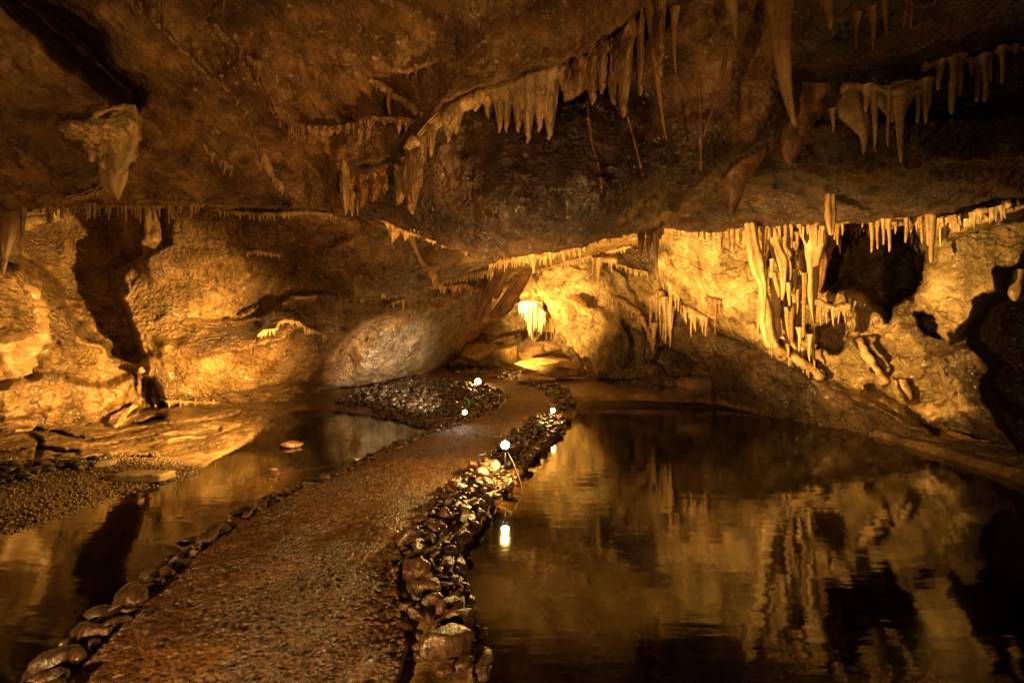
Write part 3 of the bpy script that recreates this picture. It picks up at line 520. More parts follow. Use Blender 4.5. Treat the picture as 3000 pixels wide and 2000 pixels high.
GRAV = GP([(-500, 1640), (-200, 1590), (0, 1548), (150, 1502), (270, 1458), (400, 1418), (560, 1388), (600, 1350), (440, 1325), (250, 1335), (0, 1350), (-500, 1440)])
g = scatter(GRAV, 9000, .012, .045); merge_stones('gravel', g, M['pebble'], 'fine wet gravel bank by the left pool', TINY, cat='gravel')
PEB = GP([(0, 1340), (150, 1345), (300, 1325), (350, 1345), (200, 1385), (0, 1425), (-300, 1480), (-300, 1400)])
merge_stones('rubble', scatter(PEB, 260, .06, .17), M['cobble_grey'], 'loose angular stones at the foot of the left ledge', LOW, cat='stones')
bleft = [q for q in scatter(wL, 1500, .05, .30, -.02) if q[2] + q[3] * .2 < WZ - .02]
merge_stones('submerged_stones', bleft, M['pebble'], 'flat brown stones lying on the shallow bed of the left pool', LOW)
bl = scatter(GP([(1395, 1560), (1345, 1620), (1338, 1700), (1350, 1760), (1378, 1850), (1395, 2050), (2600, 2050), (2500, 1600), (1900, 1400), (1600, 1330)], WZ), 500, .05, .22)
bl = [q for q in bl if q[2] + q[3] * .3 < WZ - .04]
merge_stones('pool_bed_stones', bl, M['cobble'], 'rounded stones lying under the clear water', LOW)
def slab(name, px, py, w, d, h, rz, mat, label, dz=0):
    x, y = G(px, py, dz); bm = bmesh.new(); bmesh.ops.create_cube(bm, size=1); bmesh.ops.subdivide_edges(bm, edges=bm.edges, cuts=12, use_grid_fill=True)
    P = np.array([v.co for v in bm.verts]) * np.array([w, d, h]); P = P * (1 - .10 * (np.abs(P / np.array([w, d, h])) > .42).sum(1, keepdims=True) * .6)
    n = P / (np.linalg.norm(P, axis=1)[:, None] + 1e-6); P = P + n * (h * .35 * fbm(P * 4 + px, 4))[:, None]; P[:, 0] += P[:, 1] * .3
    for v, p in zip(bm.verts, P): v.co = p
    for f in bm.faces: f.smooth = True
    me = bpy.data.meshes.new(name); bm.to_mesh(me); bm.free(); o = link(name, me, mat, label=label, cat='stone'); o.location = (x, y, floor_at(x, y) + h * .35); o.rotation_euler = (0, 0.02, rz); return o
slab('stone_slab', 418, 1385, .62, .22, .10, .12, M['slab'], 'long pale flat slab lying on the gravel of the left bank')
slab('stone', 312, 1362, .2, .14, .08, .6, M['slab'], 'small flat stone leaning among rubble on the left bank')
def boulder(px, py, Y, w, d, h, seed, mat, label, z=None, rz=0, name='boulder'):
    me = ico(5, seed, 1.0, .42, .22); me.materials.append(mat); me.name = name; o = bpy.data.objects.new(name, me); COL.objects.link(o); p = V3(px, py, Y)
    o.location = p; o.scale = (w, d, h); o.rotation_euler = (0, 0, rz); return tag(o, label, 'boulder')
bx_, by_ = G(850, 1308, WZ); boulder(850, 1302, by_, .40, .30, .17, 58, M['cobble'], 'single rounded rock rising from the left pool', name='rock')
bx_, by_ = G(450, 1335, 0); boulder(450, 1330, by_, .17, .12, .11, 52, M['ledge'], 'small rounded stone against the left ledge', name='rock')
boulder(1485, 1040, 16.6, 1.25, 1.3, .9, 41, M['vault'], 'rounded pale boulder left of the middle at the foot of the far wall')
boulder(1590, 1035, 16.2, 1.6, 1.3, 1.1, 42, M['ledge'], 'dark hump backed boulder below the white stalactites')
boulder(1400, 1040, 17.4, 1.7, 1.4, 1.0, 43, M['vault'], 'broad pale boulder at the left of the far wall')
boulder(1600, 1062, 14.9, 2.1, 1.2, .40, 44, M['vault'], 'flat slab like boulder lit from the left beside the path bend', rz=-.1)
boulder(1560, 1112, 13.2, 1.1, .6, .22, 45, M['slab'], 'low sunlit looking yellow rock just behind the path bend')
boulder(1650, 1085, 14.0, 1.6, 1.2, .55, 46, M['ledge'], 'dark sloping boulder right of the flat lit one')
boulder(2050, 1140, 11.4, 1.3, 1.0, .9, 47, M['ledge'], 'dark boulder standing in the water under the right wall')
boulder(1960, 1165, 11.8, .9, .8, .5, 48, M['ledge'], 'smaller dark boulder at the waterline left of the bigger one')

# ------------------------------------------------------------------ lamps
def tube_bm(bm, pts, r, n=8):
    rings = []
    for i, p in enumerate(pts):
        p = Vector(p); t = (Vector(pts[min(i + 1, len(pts) - 1)]) - Vector(pts[max(i - 1, 0)])).normalized(); a = t.orthogonal().normalized(); b = t.cross(a)
        rr = r[i] if hasattr(r, '__len__') else r
        rings.append([bm.verts.new(p + (a * math.cos(6.2832 * k / n) + b * math.sin(6.2832 * k / n)) * rr) for k in range(n)])
    for i in range(len(rings) - 1):
        for k in range(n): bm.faces.new((rings[i][k], rings[i][(k + 1) % n], rings[i + 1][(k + 1) % n], rings[i + 1][k]))
    bm.faces.new(rings[0][::-1]); bm.faces.new(rings[-1])
def bmo(name, bm, mat, parent=None, label=None, smooth=True):
    for f in bm.faces: f.smooth = smooth
    bmesh.ops.recalc_face_normals(bm, faces=bm.faces)
    me = bpy.data.meshes.new(name); bm.to_mesh(me); bm.free(); o = link(name, me, mat, parent, label); return o
def lamp(pos, dirv, label, lit, r=.045, stake=True, cable=None, group=None, body=None):
    base = Vector((pos[0], pos[1], pos[2])); root = empty('spotlight', base, label, 'lamp', group); d = Vector(dirv).normalized()
    bm = bmesh.new(); q = [-d * .13, -d * .12, -d * .05, -d * .01, d * .0]; tube_bm(bm, q, [r * .6, r * .8, r * .95, r * 1.12, r * 1.12], 20); bmo('housing', bm, body or M['black'], root)
    bm = bmesh.new(); tube_bm(bm, [d * .001, d * .012], [r, r * .85], 20); bmo('lens', bm, lit, root)
    if stake:
        h = pos[2] - floor_at(pos[0], pos[1]) + .04; bm = bmesh.new(); c = -d * .06
        tube_bm(bm, [c + Vector((0, 0, -r * .8)), Vector((c.x, c.y, -h))], [.012, .006], 8); tube_bm(bm, [c + Vector((-r, 0, 0)), c + Vector((-r * 1.1, 0, -r * 1.2)), c + Vector((r * 1.1, 0, -r * 1.2)), c + Vector((r, 0, 0))], .006, 6); bmo('stake', bm, M['black'], root)
    if cable: bm = bmesh.new(); tube_bm(bm, [Vector(c) - base for c in cable], .0035, 6); bmo('cable', bm, M['cable'], root)
    return root
lamp(LAMP1, (0, -1, .05), 'brightest lit spotlight on the stone border beside the right pool', M['lit_warm'], .045, cable=[up(LAMP1, -.0, .1, -.05), up(LAMP1, .09, .02, -.2), up(LAMP1, .17, -.1, -.38), up(LAMP1, .19, -.25, -.47)])
lamp(LAMP2, (0, -1, .05), 'small white lit spotlight between cobble bed and path, beside the green capped post', M['lit_pale'], .04)
lamp(LAMP3, (0, -1, .05), 'lit spotlight farthest along the path on the cobble bed', M['lit_warm'], .085)
lamp(LAMP4, (0, -1, .05), 'small lit spotlight at the outer bend where the right pool begins', M['lit_warm'], .04, cable=[up(LAMP4, 0, .1, 0), up(LAMP4, .1, 0, -.12), up(LAMP4, .18, -.1, -.3)])
lamp(LAMP5, (-1, .45, .35), 'pale unlit looking spotlight turned away on the left kerb', M['lens'], .04, body=M['grey'], cable=[up(LAMP5, 0, .1, -.02), up(LAMP5, -.3, .05, -.14), up(LAMP5, -.7, -.25, -.13), up(LAMP5, -1.0, -.5, -.14)])
lamp(LAMP6, (.5, .8, -.2), 'black spotlight mounted high beside the white stalactites', M['lens'], .10, stake=False)
bm = bmesh.new(); c = LAMP6; tube_bm(bm, [(-.75, .35, -.06), (-.35, .2, -.14), (-.02, .05, -.02)], .025, 8); bmo('bracket', bm, M['black'], bpy.data.objects['spotlight.005'])
px_, py_ = G(1374, 1206, 0); bm = bmesh.new(); fz = floor_at(px_, py_); root = empty('marker_post', (px_, py_, fz), 'slim reddish marker post with a bright green cap on the cobble bed', 'post')
tube_bm(bm, [(0, 0, -.05), (0, 0, .17)], [.016, .016], 10); bmo('post', bm, M['wood'], root)
bm = bmesh.new(); tube_bm(bm, [(0, 0, .17), (0, 0, .175), (0, 0, .255), (0, 0, .26)], [.02, .028, .028, .02], 12); bmo('cap', bm, M['green'], root)

# ------------------------------------------------------------------ dripstone
def stal_arrays(p, L_, r, tipr=.12, flare=.7, seed=0, n=10, m=16, bend=0.0, sq=1.0, blunt=.55):
    t = np.linspace(0, 1, m); a = np.arange(n) * 2 * np.pi / n
    prof = r * ((1 - t) ** blunt * (1 - tipr) + tipr) + r * flare * np.exp(-t * 7); prof[-1] *= .35
    x = np.cos(a)[None] * prof[:, None]; y = np.sin(a)[None] * prof[:, None] * sq; z = -t[:, None] * L_ + 0 * x
    q = np.stack([x * 6, y * 6, z * 5 + seed], -1); k = 1 + .10 * perlin(np.stack([x * 0 + seed, x * 0, z / r * 1.1], -1)) + .28 * perlin(q / max(r * 14, .05) * .35 + seed * 3.1) + .12 * perlin(np.stack([x / r, y / r, z / r * .7 + seed], -1)); x = x * k; y = y * k
    wob = .25 * r * np.sin(t * 5 + seed) + bend * L_ * t ** 1.5; x = x + wob[:, None]
    z = z + (r * .9) * np.exp(-t * 9)[:, None] * .3
    P = np.stack([x, y, z], -1) + np.array(p); return P.reshape(-1, 3), gridq(m, n, True)
def stal(p, L_, r, mat, parent=None, name='stalactite', label=None, cat=None, **k):
    root = Vector((0, 0, 0)) if parent is None else parent.location; V_, Q = stal_arrays((0, 0, .0), L_, r, **k)
    me = mesh_np(name, V_, Q); o = link(name, me, mat, parent, label, cat); o.location = Vector(p) - root; return o
def yat(poly, x):
    xs, ys = zip(*sorted(poly)); return float(np.interp(x, xs, ys))
def ridge(poly, key, rpx, mat, parent, name='flowstone_ledge', push=.6, amp=.35, seed=1.0, flatten=1.0, off=0):
    P = along(poly, max(12, int(sum(math.dist(a, b) for a, b in zip(poly, poly[1:])) / 5))); n = 12; rings = []
    for i, (px, py) in enumerate(P):
        Y = surf(key, px, py) + off; rr = rpx * Y / F * (1 + .5 * math.sin(i * .37 + seed) * .4); c = P3(px, py, Y - rr * push)
        if i in (0, len(P) - 1): rr *= .2
        a = np.arange(n) * 2 * np.pi / n; tx, ty = P[min(i + 1, len(P) - 1)] - P[max(i - 1, 0)]; l = math.hypot(tx, ty) + 1e-6; nx, nz = ty / l, tx / l      # across the line, in the picture plane
        ring = np.stack([c[0] + np.cos(a) * rr * nx, c[1] + np.sin(a) * rr * flatten, c[2] + np.cos(a) * rr * nz], 1); rings.append(ring)
    V_ = np.array(rings); d = fbm(V_ * (1.2 / max(rpx * 6 / F, .02)) * .4 + seed * 9, 4); cen = V_.mean(1, keepdims=True); V_ = cen + (V_ - cen) * (1 + amp * d * 1.8)[..., None]
    V_ = V_.reshape(-1, 3) - np.array(parent.location if parent is not None else (0, 0, 0)); return link(name, mesh_np(name, V_, gridq(len(rings), n, True)), mat, parent)
def row(label, poly, key, tips=(), n=0, lr=(20, 40), rr=(3, 6), rpx=8, mat='flow', tipmat=None, name='stalactite_row', cat='stalactites', push=.7, off=-.03, group=None, blunt=.55, flare=.8, xr_=None, base=True, tipr=.12):
    m_ = M[mat]; tm = M[tipmat or mat]; c = poly[len(poly) // 2]; root = empty(name, V3(c[0], c[1], surf(key, *c) + off), label, cat, group)
    if base: ridge(poly, key, rpx, m_, root, push=push, off=off, seed=random.random() * 9)
    L_ = list(tips); P = along(poly, 400)
    for _ in range(n):
        q = P[random.randrange(8, 392)]; h = random.uniform(*lr) * random.uniform(.6, 1); L_.append((q[0], q[1] + h, random.uniform(*rr), q[1]))
    for k, t in enumerate(L_[:100]):
        px, tip = t[0], t[1]; w = t[2] if len(t) > 2 else random.uniform(*rr); py = t[3] if len(t) > 3 else yat(poly, px)
        if xr_: px0 = px
        Y = surf(key, px, py) + off - rpx * .7 * surf(key, px, py) / F; s = Y / F
        stal(P3(px, py - 2, Y), (tip - py + 2) * s, w * s, tm, root, seed=random.random() * 20, bend=random.uniform(-.02, .02), blunt=blunt, flare=flare, n=8 if w < 6 else 14, m=12 if tip - py < 60 else 26, tipr=tipr)
    return root
def curtain(label, top, tips, key, base=14, rel=.10, slope=2.2, mat='flow', name='flowstone_curtain', cat='flowstone', step=3, nv=26, off=0.0, parent=None, fold=.5):
    """fused flowstone: hangs from the line `top`, its lower edge running out into rounded tips"""
    x0, x1 = min(a for a, b in top), max(a for a, b in top); xs = np.arange(x0, x1, step); yt = np.array([yat(top, x) for x in xs]); yb = yt + base; wave = np.zeros(len(xs))
    for tx, ty, w in tips:
        d = np.abs(xs - tx); prof = ty - (d / w) ** 1.6 * (ty - np.interp(tx, xs, yt)) * .55; prof = np.where(d < w * 1.7, prof, -1); yb = np.maximum(yb, prof); wave = np.maximum(wave, np.exp(-(d / (w * .7)) ** 2))
    e = np.minimum(np.arange(len(xs)), np.arange(len(xs))[::-1]) / 5.; yb = yt + (yb - yt) * np.clip(e, .05, 1)
    v = np.linspace(0, 1, nv)[:, None]; px = np.broadcast_to(xs, (nv, len(xs))); py = yt + (yb - yt) * v
    bulge = np.sqrt(np.clip(1 - (2 * np.clip(v, 0, 1) - 1) ** 2, 0, 1)) * (1 - fold + fold * wave) ; Yb = np.array([[surf(key, a, b) for a, b in zip(px[j], py[j])] for j in range(nv)]) + off
    Y = np.minimum(Yb, Yb[0] + .25) + .03 - rel * bulge * np.clip(e, 0, 1); P = np.stack([(px - 1500) / F * Y, Y, CAMZ - (py - 1000) / F * Y], -1)
    n = fbm(P * np.array([14, 14, 5]), 4); P[..., 1] -= rel * .45 * n * bulge; P[..., 2] -= .03 * n * v
    c = P[0, len(xs) // 2]; root = parent or empty(name, c, label, cat); back = P.copy(); back[..., 1] += np.minimum(.06, rel * .6)
    ring = np.concatenate([P, back[::-1]], 0); o = link('curtain', mesh_np('curtain', ring.reshape(-1, 3) - np.array(root.location), gridq(*ring.shape[:2])), M[mat], root)
    for tx, ty, w in tips:
        py0 = np.interp(tx, xs, yb) - 10; Y0 = float(np.interp(tx, xs, Y[nv // 2])) + .01; s = Y0 / F; stal(P3(tx, py0 - 8, Y0 + rel * .4), (ty + 8 - py0 + 8) * s, max(w * .38, 2.5) * s, M[mat], root, seed=random.random() * 20, flare=.0, blunt=.5)
    return root
def body(name, label, cat, sl, Y, mat, thick=.6, flute=0, famp=.12, amp=.12, nz=6, key=None, parent=None, lean=0.0, n=40, seed=0):
    """solid hanging or standing form through the outline slices (py, x_left, x_right), with its own thickness"""
    ys = np.array([a[0] for a in sl], float); xl = np.array([a[1] for a in sl], float); xrr = np.array([a[2] for a in sl], float); m = max(20, int((ys[-1] - ys[0]) / 4)); t = np.linspace(ys[0], ys[-1], m)
    k = np.ones(5) / 5; pad = lambda q: np.convolve(np.pad(q, 2, 'edge'), k, 'valid'); l = pad(np.interp(t, ys, xl)); r = pad(np.interp(t, ys, xrr)); a = np.arange(n) * 2 * np.pi / n
    cx = (l + r) / 2; hw = (r - l) / 2; hw[-1] *= .3; Yc = Y + lean * np.linspace(0, 1, m); s = Yc / F
    rad = 1 + (famp * np.cos(a * flute + 2 * perlin(np.stack([a * 0 + seed, a, a * 0], -1)))[None] if flute else 0) + 0 * t[:, None]
    x = (cx - 1500)[:, None] * s[:, None] + np.cos(a)[None] * hw[:, None] * s[:, None]; yy = Yc[:, None] + np.sin(a)[None] * (hw * s)[:, None] * thick * rad; z = CAMZ - (t - 1000)[:, None] * s[:, None] + 0 * x
    P = np.stack([x, yy, z], -1); c = np.stack([(cx - 1500) * s, Yc, CAMZ - (t - 1000) * s], -1)[:, None]; d = fbm(P * np.array([nz, nz, nz * .45]) + seed * 5, 5); P = c + (P - c) * (1 + amp * 1.6 * d)[..., None]
    if parent is None:
        base = Vector(P[0].mean(0)); V_ = P.reshape(-1, 3) - np.array(base); o = link(name, mesh_np(name, V_, gridq(m, n, True)), mat, None, label, cat); o.location = base
    else: V_ = P.reshape(-1, 3) - np.array(parent.location); o = link(name, mesh_np(name, V_, gridq(m, n, True)), mat, parent)
    return o
f_, d_ = 'flow', 'flowdark'
# --- the great arc of flowstone round the hanging rock mass
curtain('broad arc of fused ochre flowstone and stalactites across the face of the hanging rock',
    [(1205, 425), (1225, 385), (1260, 345), (1300, 315), (1350, 280), (1400, 258), (1450, 240), (1520, 218), (1600, 198), (1660, 180), (1700, 172)],
    [(1236, 478, 14), (1262, 455, 12), (1313, 410, 20), (1337, 388, 16), (1395, 320, 26), (1429, 342, 20), (1464, 385, 20), (1484, 382, 18), (1519, 382, 22), (1547, 414, 24), (1581, 380, 24), (1610, 404, 26), (1650, 260, 26)], 'C', base=50, rel=.22, mat='palefluted', step=2.5, nv=40)
curtain('tall ochre flowstone swelling from the ceiling right of the arc',
    [(1640, 185), (1700, 150), (1760, 110), (1820, 60), (1880, 10), (1920, -30), (1960, -60)],
    [(1665, 275, 24), (1700, 250, 22), (1738, 300, 24), (1765, 270, 24), (1800, 303, 26), (1829, 338, 26), (1878, 275, 14), (1935, 220, 26)], 'C', base=120, rel=.30, mat='fluted', step=3, nv=44)
curtain('flowstone apron sliding down to the left end of the arc', [(1150, 486), (1175, 468), (1200, 420), (1225, 388), (1250, 360)], [(1232, 540, 20), (1205, 620, 30), (1178, 570, 24), (1160, 540, 18), (1248, 480, 12)], 'C', base=120, rel=.20, mat='fluted', step=2.5, nv=46)
curtain('reddish flowstone spill below the corner seam of the hanging rock', [(1010, 500), (1050, 492), (1100, 486), (1150, 478)], [(1030, 570, 20), (1060, 600, 22), (1095, 585, 22), (1125, 560, 20)], 'C', base=40, rel=.12, mat='flowdark', step=3, nv=30)
ridge([(1220, 400), (1195, 440), (1175, 490), (1190, 540)], 'C', 16, M['flow'], empty('flowstone', V3(1190, 450, 5.8), 'thick flowstone shoulder at the left end of the arc', 'flowstone'))
for i, (x0, y0, x1, y1, w, lab) in enumerate([(1905, 40, 1957, 417, 13, 'longest thin brown stalactite right of the arc'), (1975, 60, 1979, 226, 9, 'knobbly straight stalactite right of the longest thin one'), (2130, -40, 2156, 115, 22, 'fat dark stalactite at the top edge, white at its point'),
        (2265, -60, 2336, 372, 36, 'very large dark stalactite hanging before the jagged dark shield'), (2425, -40, 2428, 88, 24, 'pointed dark stalactite near the top edge with a drip line'), (2555, 40, 2558, 152, 10, 'dark knobbly stalactite in the dim upper right'), (2510, 60, 2510, 142, 9, 'short white tipped stalactite in the dim upper right'),
        (2593, 20, 2595, 110, 8, 'slim straight stalactite in the dim upper right'), (2650, -20, 2650, 84, 12, 'stubby stalactite beside a twin in the dim upper right'), (2672, -20, 2668, 86, 12, 'stubby stalactite with a bright bead at its tip'), (1870, 90, 1879, 285, 10, 'thin stalactite between arc flowstone and the longest one')]):
    Y = surf('C', (x0 + x1) / 2, max(y0, 20)) - .12; s = Y / F; stal(P3(x0, y0 - 30, Y), (y1 - y0 + 30) * s, w * s, M['fluted' if i < 4 else 'flowdark'], seed=i * 2.3, n=18, m=60, label=lab, cat='stalactite', bend=(x1 - x0) / (y1 - y0 + 30), blunt=.8, tipr=.10, flare=.7)
def streak(pts, key, r, label, mat='flowdark', off=.0, name='flowstone_streak', push=.2): 
    Y = surf(key, *pts[0]); root = empty(name, V3(*pts[0], Y), label, 'flowstone'); ridge(pts, key, r, M[mat], root, name='streak', push=push, off=off, amp=.5); return root
streak([(1838, 340), (1860, 420), (1880, 500), (1893, 560), (1905, 575)], 'C', 3.5, 'thin orange drip line running down the dark rock to a knob')
streak([(2040, 60), (2054, 130), (2048, 250), (2052, 380), (2054, 500)], 'C', 4.5, 'long straight rust coloured streak right of the hanging rock')
streak([(2135, 110), (2120, 200), (2095, 300), (2060, 405)], 'C', 4, 'slanting rust coloured streak joining the long straight one')
streak([(1720, 270), (1725, 350), (1735, 430), (1760, 520), (1765, 640)], 'C', 5, 'faint reddish streak down the middle of the hanging rock')
# --- jagged shield, cones right
body('flowstone_shield', 'jagged dark brown flowstone shield with a pale hooked tip', 'flowstone', [(90, 2320, 2560), (170, 2318, 2510), (230, 2312, 2474), (290, 2305, 2435), (330, 2312, 2410), (360, 2300, 2385), (400, 2292, 2368), (440, 2290, 2348), (470, 2302, 2328), (487, 2312, 2320)], 4.7, M['flowdark'], .5, 5, .10, .16, 5)
body('stalactite', 'reddish brown cone hanging clear under the dark ceiling right of the rock', 'stalactite', [(400, 2130, 2262), (450, 2112, 2240), (500, 2108, 2212), (540, 2114, 2188), (580, 2124, 2172), (610, 2130, 2160), (632, 2140, 2150)], 5.1, M['flowdark'], .7, 0, 0, .1, 5)
body('stalactite', 'ribbed brownish column of fused straws crossing the dark ceiling edge', 'stalactite', [(460, 2400, 2410), (500, 2404, 2426), (560, 2418, 2446), (620, 2420, 2450), (670, 2424, 2446), (690, 2430, 2442)], 5.9, M['fluted'], .8, 5, .2, .2, 9)
body('draped_flowstone', 'pale drapery with two prongs under the right hand ledge, tallest of its set', 'flowstone', [(245, 2610, 2690), (280, 2600, 2680), (320, 2616, 2656), (345, 2622, 2650), (400, 2628, 2646), (450, 2633, 2645), (478, 2637, 2642)], 4.5, M['flow'], .5, 4, .15, .16, 7)
body('draped_flowstone', 'pale wedge shaped drapery left of the tallest pronged one', 'flowstone', [(262, 2540, 2640), (300, 2560, 2628), (330, 2590, 2625), (360, 2604, 2620)], 4.52, M['flow'], .4, 4, .15, .16, 7)
body('draped_flowstone', 'pale hanging lobe with a curled thin tip, leftmost of the drapery set', 'flowstone', [(255, 2465, 2520), (300, 2450, 2530), (340, 2460, 2545), (370, 2490, 2548), (400, 2520, 2545), (430, 2525, 2540), (452, 2526, 2533)], 4.6, M['flow'], .45, 4, .12, .16, 7)
row('pair of thin pale stalactites under the right hand drapery ledge', [(2462, 262), (2500, 252), (2560, 262), (2620, 272), (2700, 240)], 'C', [(2561, 440, 9), (2602, 432, 6), (2440, 388, 7, 325), (2540, 330, 12), (2720, 330, 9), (2710, 365, 10)], rpx=12, off=-.05)
row('row of blunt pale stalactites hanging high at the right', [(2700, 200), (2780, 170), (2860, 180), (2940, 140), (3000, 150)], 'C', [(2690, 362, 6, 270), (2752, 265, 10), (2790, 335, 11), (2812, 283, 8), (2808, 230, 12), (2845, 225, 7), (2864, 300, 9), (2885, 300, 10), (2902, 240, 6), (2937, 246, 8), (2970, 180, 11), (2998, 170, 9), (2755, 200, 9)], rpx=10, tipr=.4)
# --- middle second row and strands on the ceiling at the left
curtain('second smaller row of ochre stalactites left of the great arc', [(840, 345), (880, 356), (940, 366), (1000, 362), (1040, 352), (1080, 330), (1120, 342), (1180, 338), (1215, 352)],
    [(853, 400, 8), (868, 405, 8), (884, 410, 8), (905, 415, 9), (918, 420, 8), (945, 398, 8), (965, 395, 8), (985, 390, 8), (1012, 392, 7), (1035, 390, 8), (1051, 412, 11), (1075, 405, 10), (1089, 362, 8), (1125, 360, 8), (1168, 386, 12), (1189, 380, 10)], 'C', base=14, rel=.20, step=2.5, off=-.05)
body('drapery', 'narrow translucent brown drapery hanging over the second row', 'flowstone', [(228, 1078, 1092), (260, 1088, 1118), (300, 1090, 1120), (340, 1092, 1118), (365, 1098, 1112), (380, 1103, 1108)], 5.25, M['flowdark'], .35, 3, .2, .15)
row('short bridge of flowstone with one dripping tooth above the second row', [(1078, 232), (1115, 250), (1150, 278), (1190, 300), (1225, 335)], 'C', [(1139, 335, 8), (1186, 308, 5), (1234, 348, 5)], rpx=11, n=10, lr=(10, 22), rr=(3, 6), mat='fluted', push=.3)
row('bright pale crust with three teeth alone on the ceiling', [(1145, 203), (1175, 206), (1200, 205), (1225, 195), (1250, 182)], 'C', [(1160, 222, 4), (1194, 226, 5), (1219, 234, 6)], rpx=9)
row('long crusted seam running down the ceiling from the top left', [(395, -10), (440, 40), (500, 105), (545, 150), (590, 195), (650, 240), (700, 285), (760, 325), (810, 345)], 'C', [(410, 45, 6, 15), (447, 53, 6, 35), (482, 86, 6, 65), (571, 165, 7, 135), (583, 182, 5, 155), (648, 235, 5, 225), (694, 308, 7, 280)], rpx=11, n=34, lr=(10, 22), rr=(3, 6), mat='fluted', push=.3)
row('branching crusted seam beside the long one on the ceiling', [(620, 70), (660, 110), (705, 150), (745, 190), (760, 230), (780, 270), (805, 320), (815, 345)], 'C', [(703, 172, 6, 140), (755, 235, 8, 190), (820, 375, 6, 340)], rpx=11, n=34, lr=(10, 22), rr=(3, 6), mat='fluted', push=.3)
row('beaded seam of little stalactites running down the left ceiling', [(715, 310), (735, 360), (755, 410), (775, 470), (800, 525), (835, 560), (880, 578)], 'C', n=26, lr=(14, 28), rr=(3, 6), rpx=11, mat='fluted', push=.3)
row('short isolated string of teeth on the dark left ceiling', [(604, 430), (625, 455), (650, 475), (682, 495)], 'C', [(603, 450, 6), (622, 480, 6), (646, 495, 6), (657, 511, 6), (676, 517, 5)], rpx=11, n=10, lr=(10, 22), rr=(3, 6), mat='fluted', push=.3)
body('stalactite', 'lone reddish rod shaped stalactite where the ceiling seams meet', 'stalactite', [(345, 840, 852), (380, 840, 852), (418, 836, 846)], 5.2, M['flowdark'], .9)
curtain('flowstone wedge at the lower left corner of the hanging rock', [(990, 470), (1005, 450), (1020, 480), (1030, 520), (1050, 560)], [(1012, 622, 16), (1030, 628, 16), (1048, 626, 14), (1000, 560, 14)], 'C', base=60, rel=.14, mat='flow')
streak([(925, 385), (950, 410), (985, 440), (1000, 480), (1005, 540), (1012, 600)], 'C', 10, 'rounded flowstone rib curving down to the corner of the hanging rock', 'flow')
curtain('stubby teeth along the lower left edge of the hanging rock', [(1105, 636), (1130, 645), (1170, 665), (1210, 680), (1250, 695), (1300, 712), (1340, 722)],
    [(1129, 650, 7), (1150, 706, 15), (1161, 693, 10), (1187, 699, 12), (1203, 688, 7), (1213, 690, 8), (1226, 688, 6), (1268, 711, 11), (1295, 720, 9)], 'C', base=10, rel=.12, mat='paleflow')
row('long line of straws and teeth under the wet rim of the hanging rock', [(1340, 722), (1420, 724), (1500, 724), (1600, 716), (1700, 706), (1800, 686), (1900, 664)], 'C', [(1368, 752, 11), (1464, 749, 8), (1480, 762, 9), (1486, 758, 6), (1436, 747, 5), (1428, 742, 4), (1519, 750, 7), (1560, 735, 5), (1718, 728, 5), (1751, 718, 6), (1786, 715, 5)], n=60, lr=(8, 28), rr=(2, 4), rpx=4, off=.15)
# --- left ledge fringe
row('fringe of thin straws along the dark ledge at the left', [(110, 602), (200, 600), (300, 600), (400, 600), (500, 596), (600, 600)], 'C', [(68, 696, 6, 605), (140, 655, 5), (148, 657, 6), (182, 640, 6), (254, 645, 4), (262, 640, 4), (277, 640, 5), (312, 625, 4), (318, 647, 3), (368, 652, 4), (396, 640, 4), (404, 642, 4), (410, 655, 4), (426, 640, 3), (449, 650, 4), (495, 658, 4)], n=60, lr=(12, 48), rr=(2, 4), rpx=7, mat='fluted', tipmat='flow', off=.0, tipr=.5)
curtain('pale rounded rim of flowstone on the left ledge', [(110, 590), (160, 582), (220, 566), (280, 550), (300, 536)], [(130, 606, 20), (170, 600, 22), (195, 588, 18), (240, 580, 12), (283, 568, 18)], 'C', base=16, rel=.10, off=-.05)
r_ = empty('draped_flowstone', V3(270, 320, 4.7), 'huge pale folded drapery bulging from the ceiling at the left', 'flowstone')
curtain('', [(178, 350), (240, 352), (300, 345), (350, 332), (402, 308)], [(228, 400, 34), (270, 468, 36), (305, 490, 40), (345, 506, 44), (384, 470, 30)], 'C', base=60, rel=.34, mat='paleflow', step=3, nv=60, parent=r_, fold=.3)
body('fold', None, None, [(470, 292, 374), (520, 296, 370), (545, 300, 364), (562, 308, 356), (575, 330, 352), (587, 344, 350)], surf('C', 330, 480) - .02, M['paleflow'], .5, 5, .15, .12, 5, parent=r_, seed=3)
body('fold', None, None, [(310, 345, 398), (360, 340, 404), (410, 328, 402), (450, 318, 390), (480, 314, 376), (500, 326, 356)], surf('C', 350, 400) - .22, M['paleflow'], .4, 4, .15, .14, 4, parent=r_, seed=6)
ridge([(272, 345), (285, 333), (330, 318), (385, 312)], 'C', 6, M['paleflow'], r_, name='lip', off=-.15); ridge([(190, 348), (240, 352), (300, 346), (350, 330), (385, 318)], 'C', 9, M['paleflow'], r_, name='lip', off=-.02)
body('stalactite', 'tall twin pointed stalactite at the left edge, tip over the bright flowstone', 'stalactite', [(600, -10, 66), (640, -8, 62), (680, 0, 48), (720, 2, 34), (760, 4, 22), (795, 6, 14), (802, 8, 11)], 6.1, M['fluted'], .7, 3, .1, .08, 5)
body('stalactite', 'broad stubby stalactite cut by the left edge of the picture', 'stalactite', [(600, -90, 20), (660, -80, 10), (720, -70, 0), (790, -50, -12), (800, -40, -20)], 6.2, M['fluted'], .7, 3, .1, .08, 5)
body('flowstone', 'ringed orange column standing against the left wall', 'column', [(600, 420, 452), (650, 428, 462), (720, 424, 474), (760, 430, 482), (790, 438, 466), (806, 440, 456)], 8.25, M['fluted'], .8, 0, 0, .35, 7)
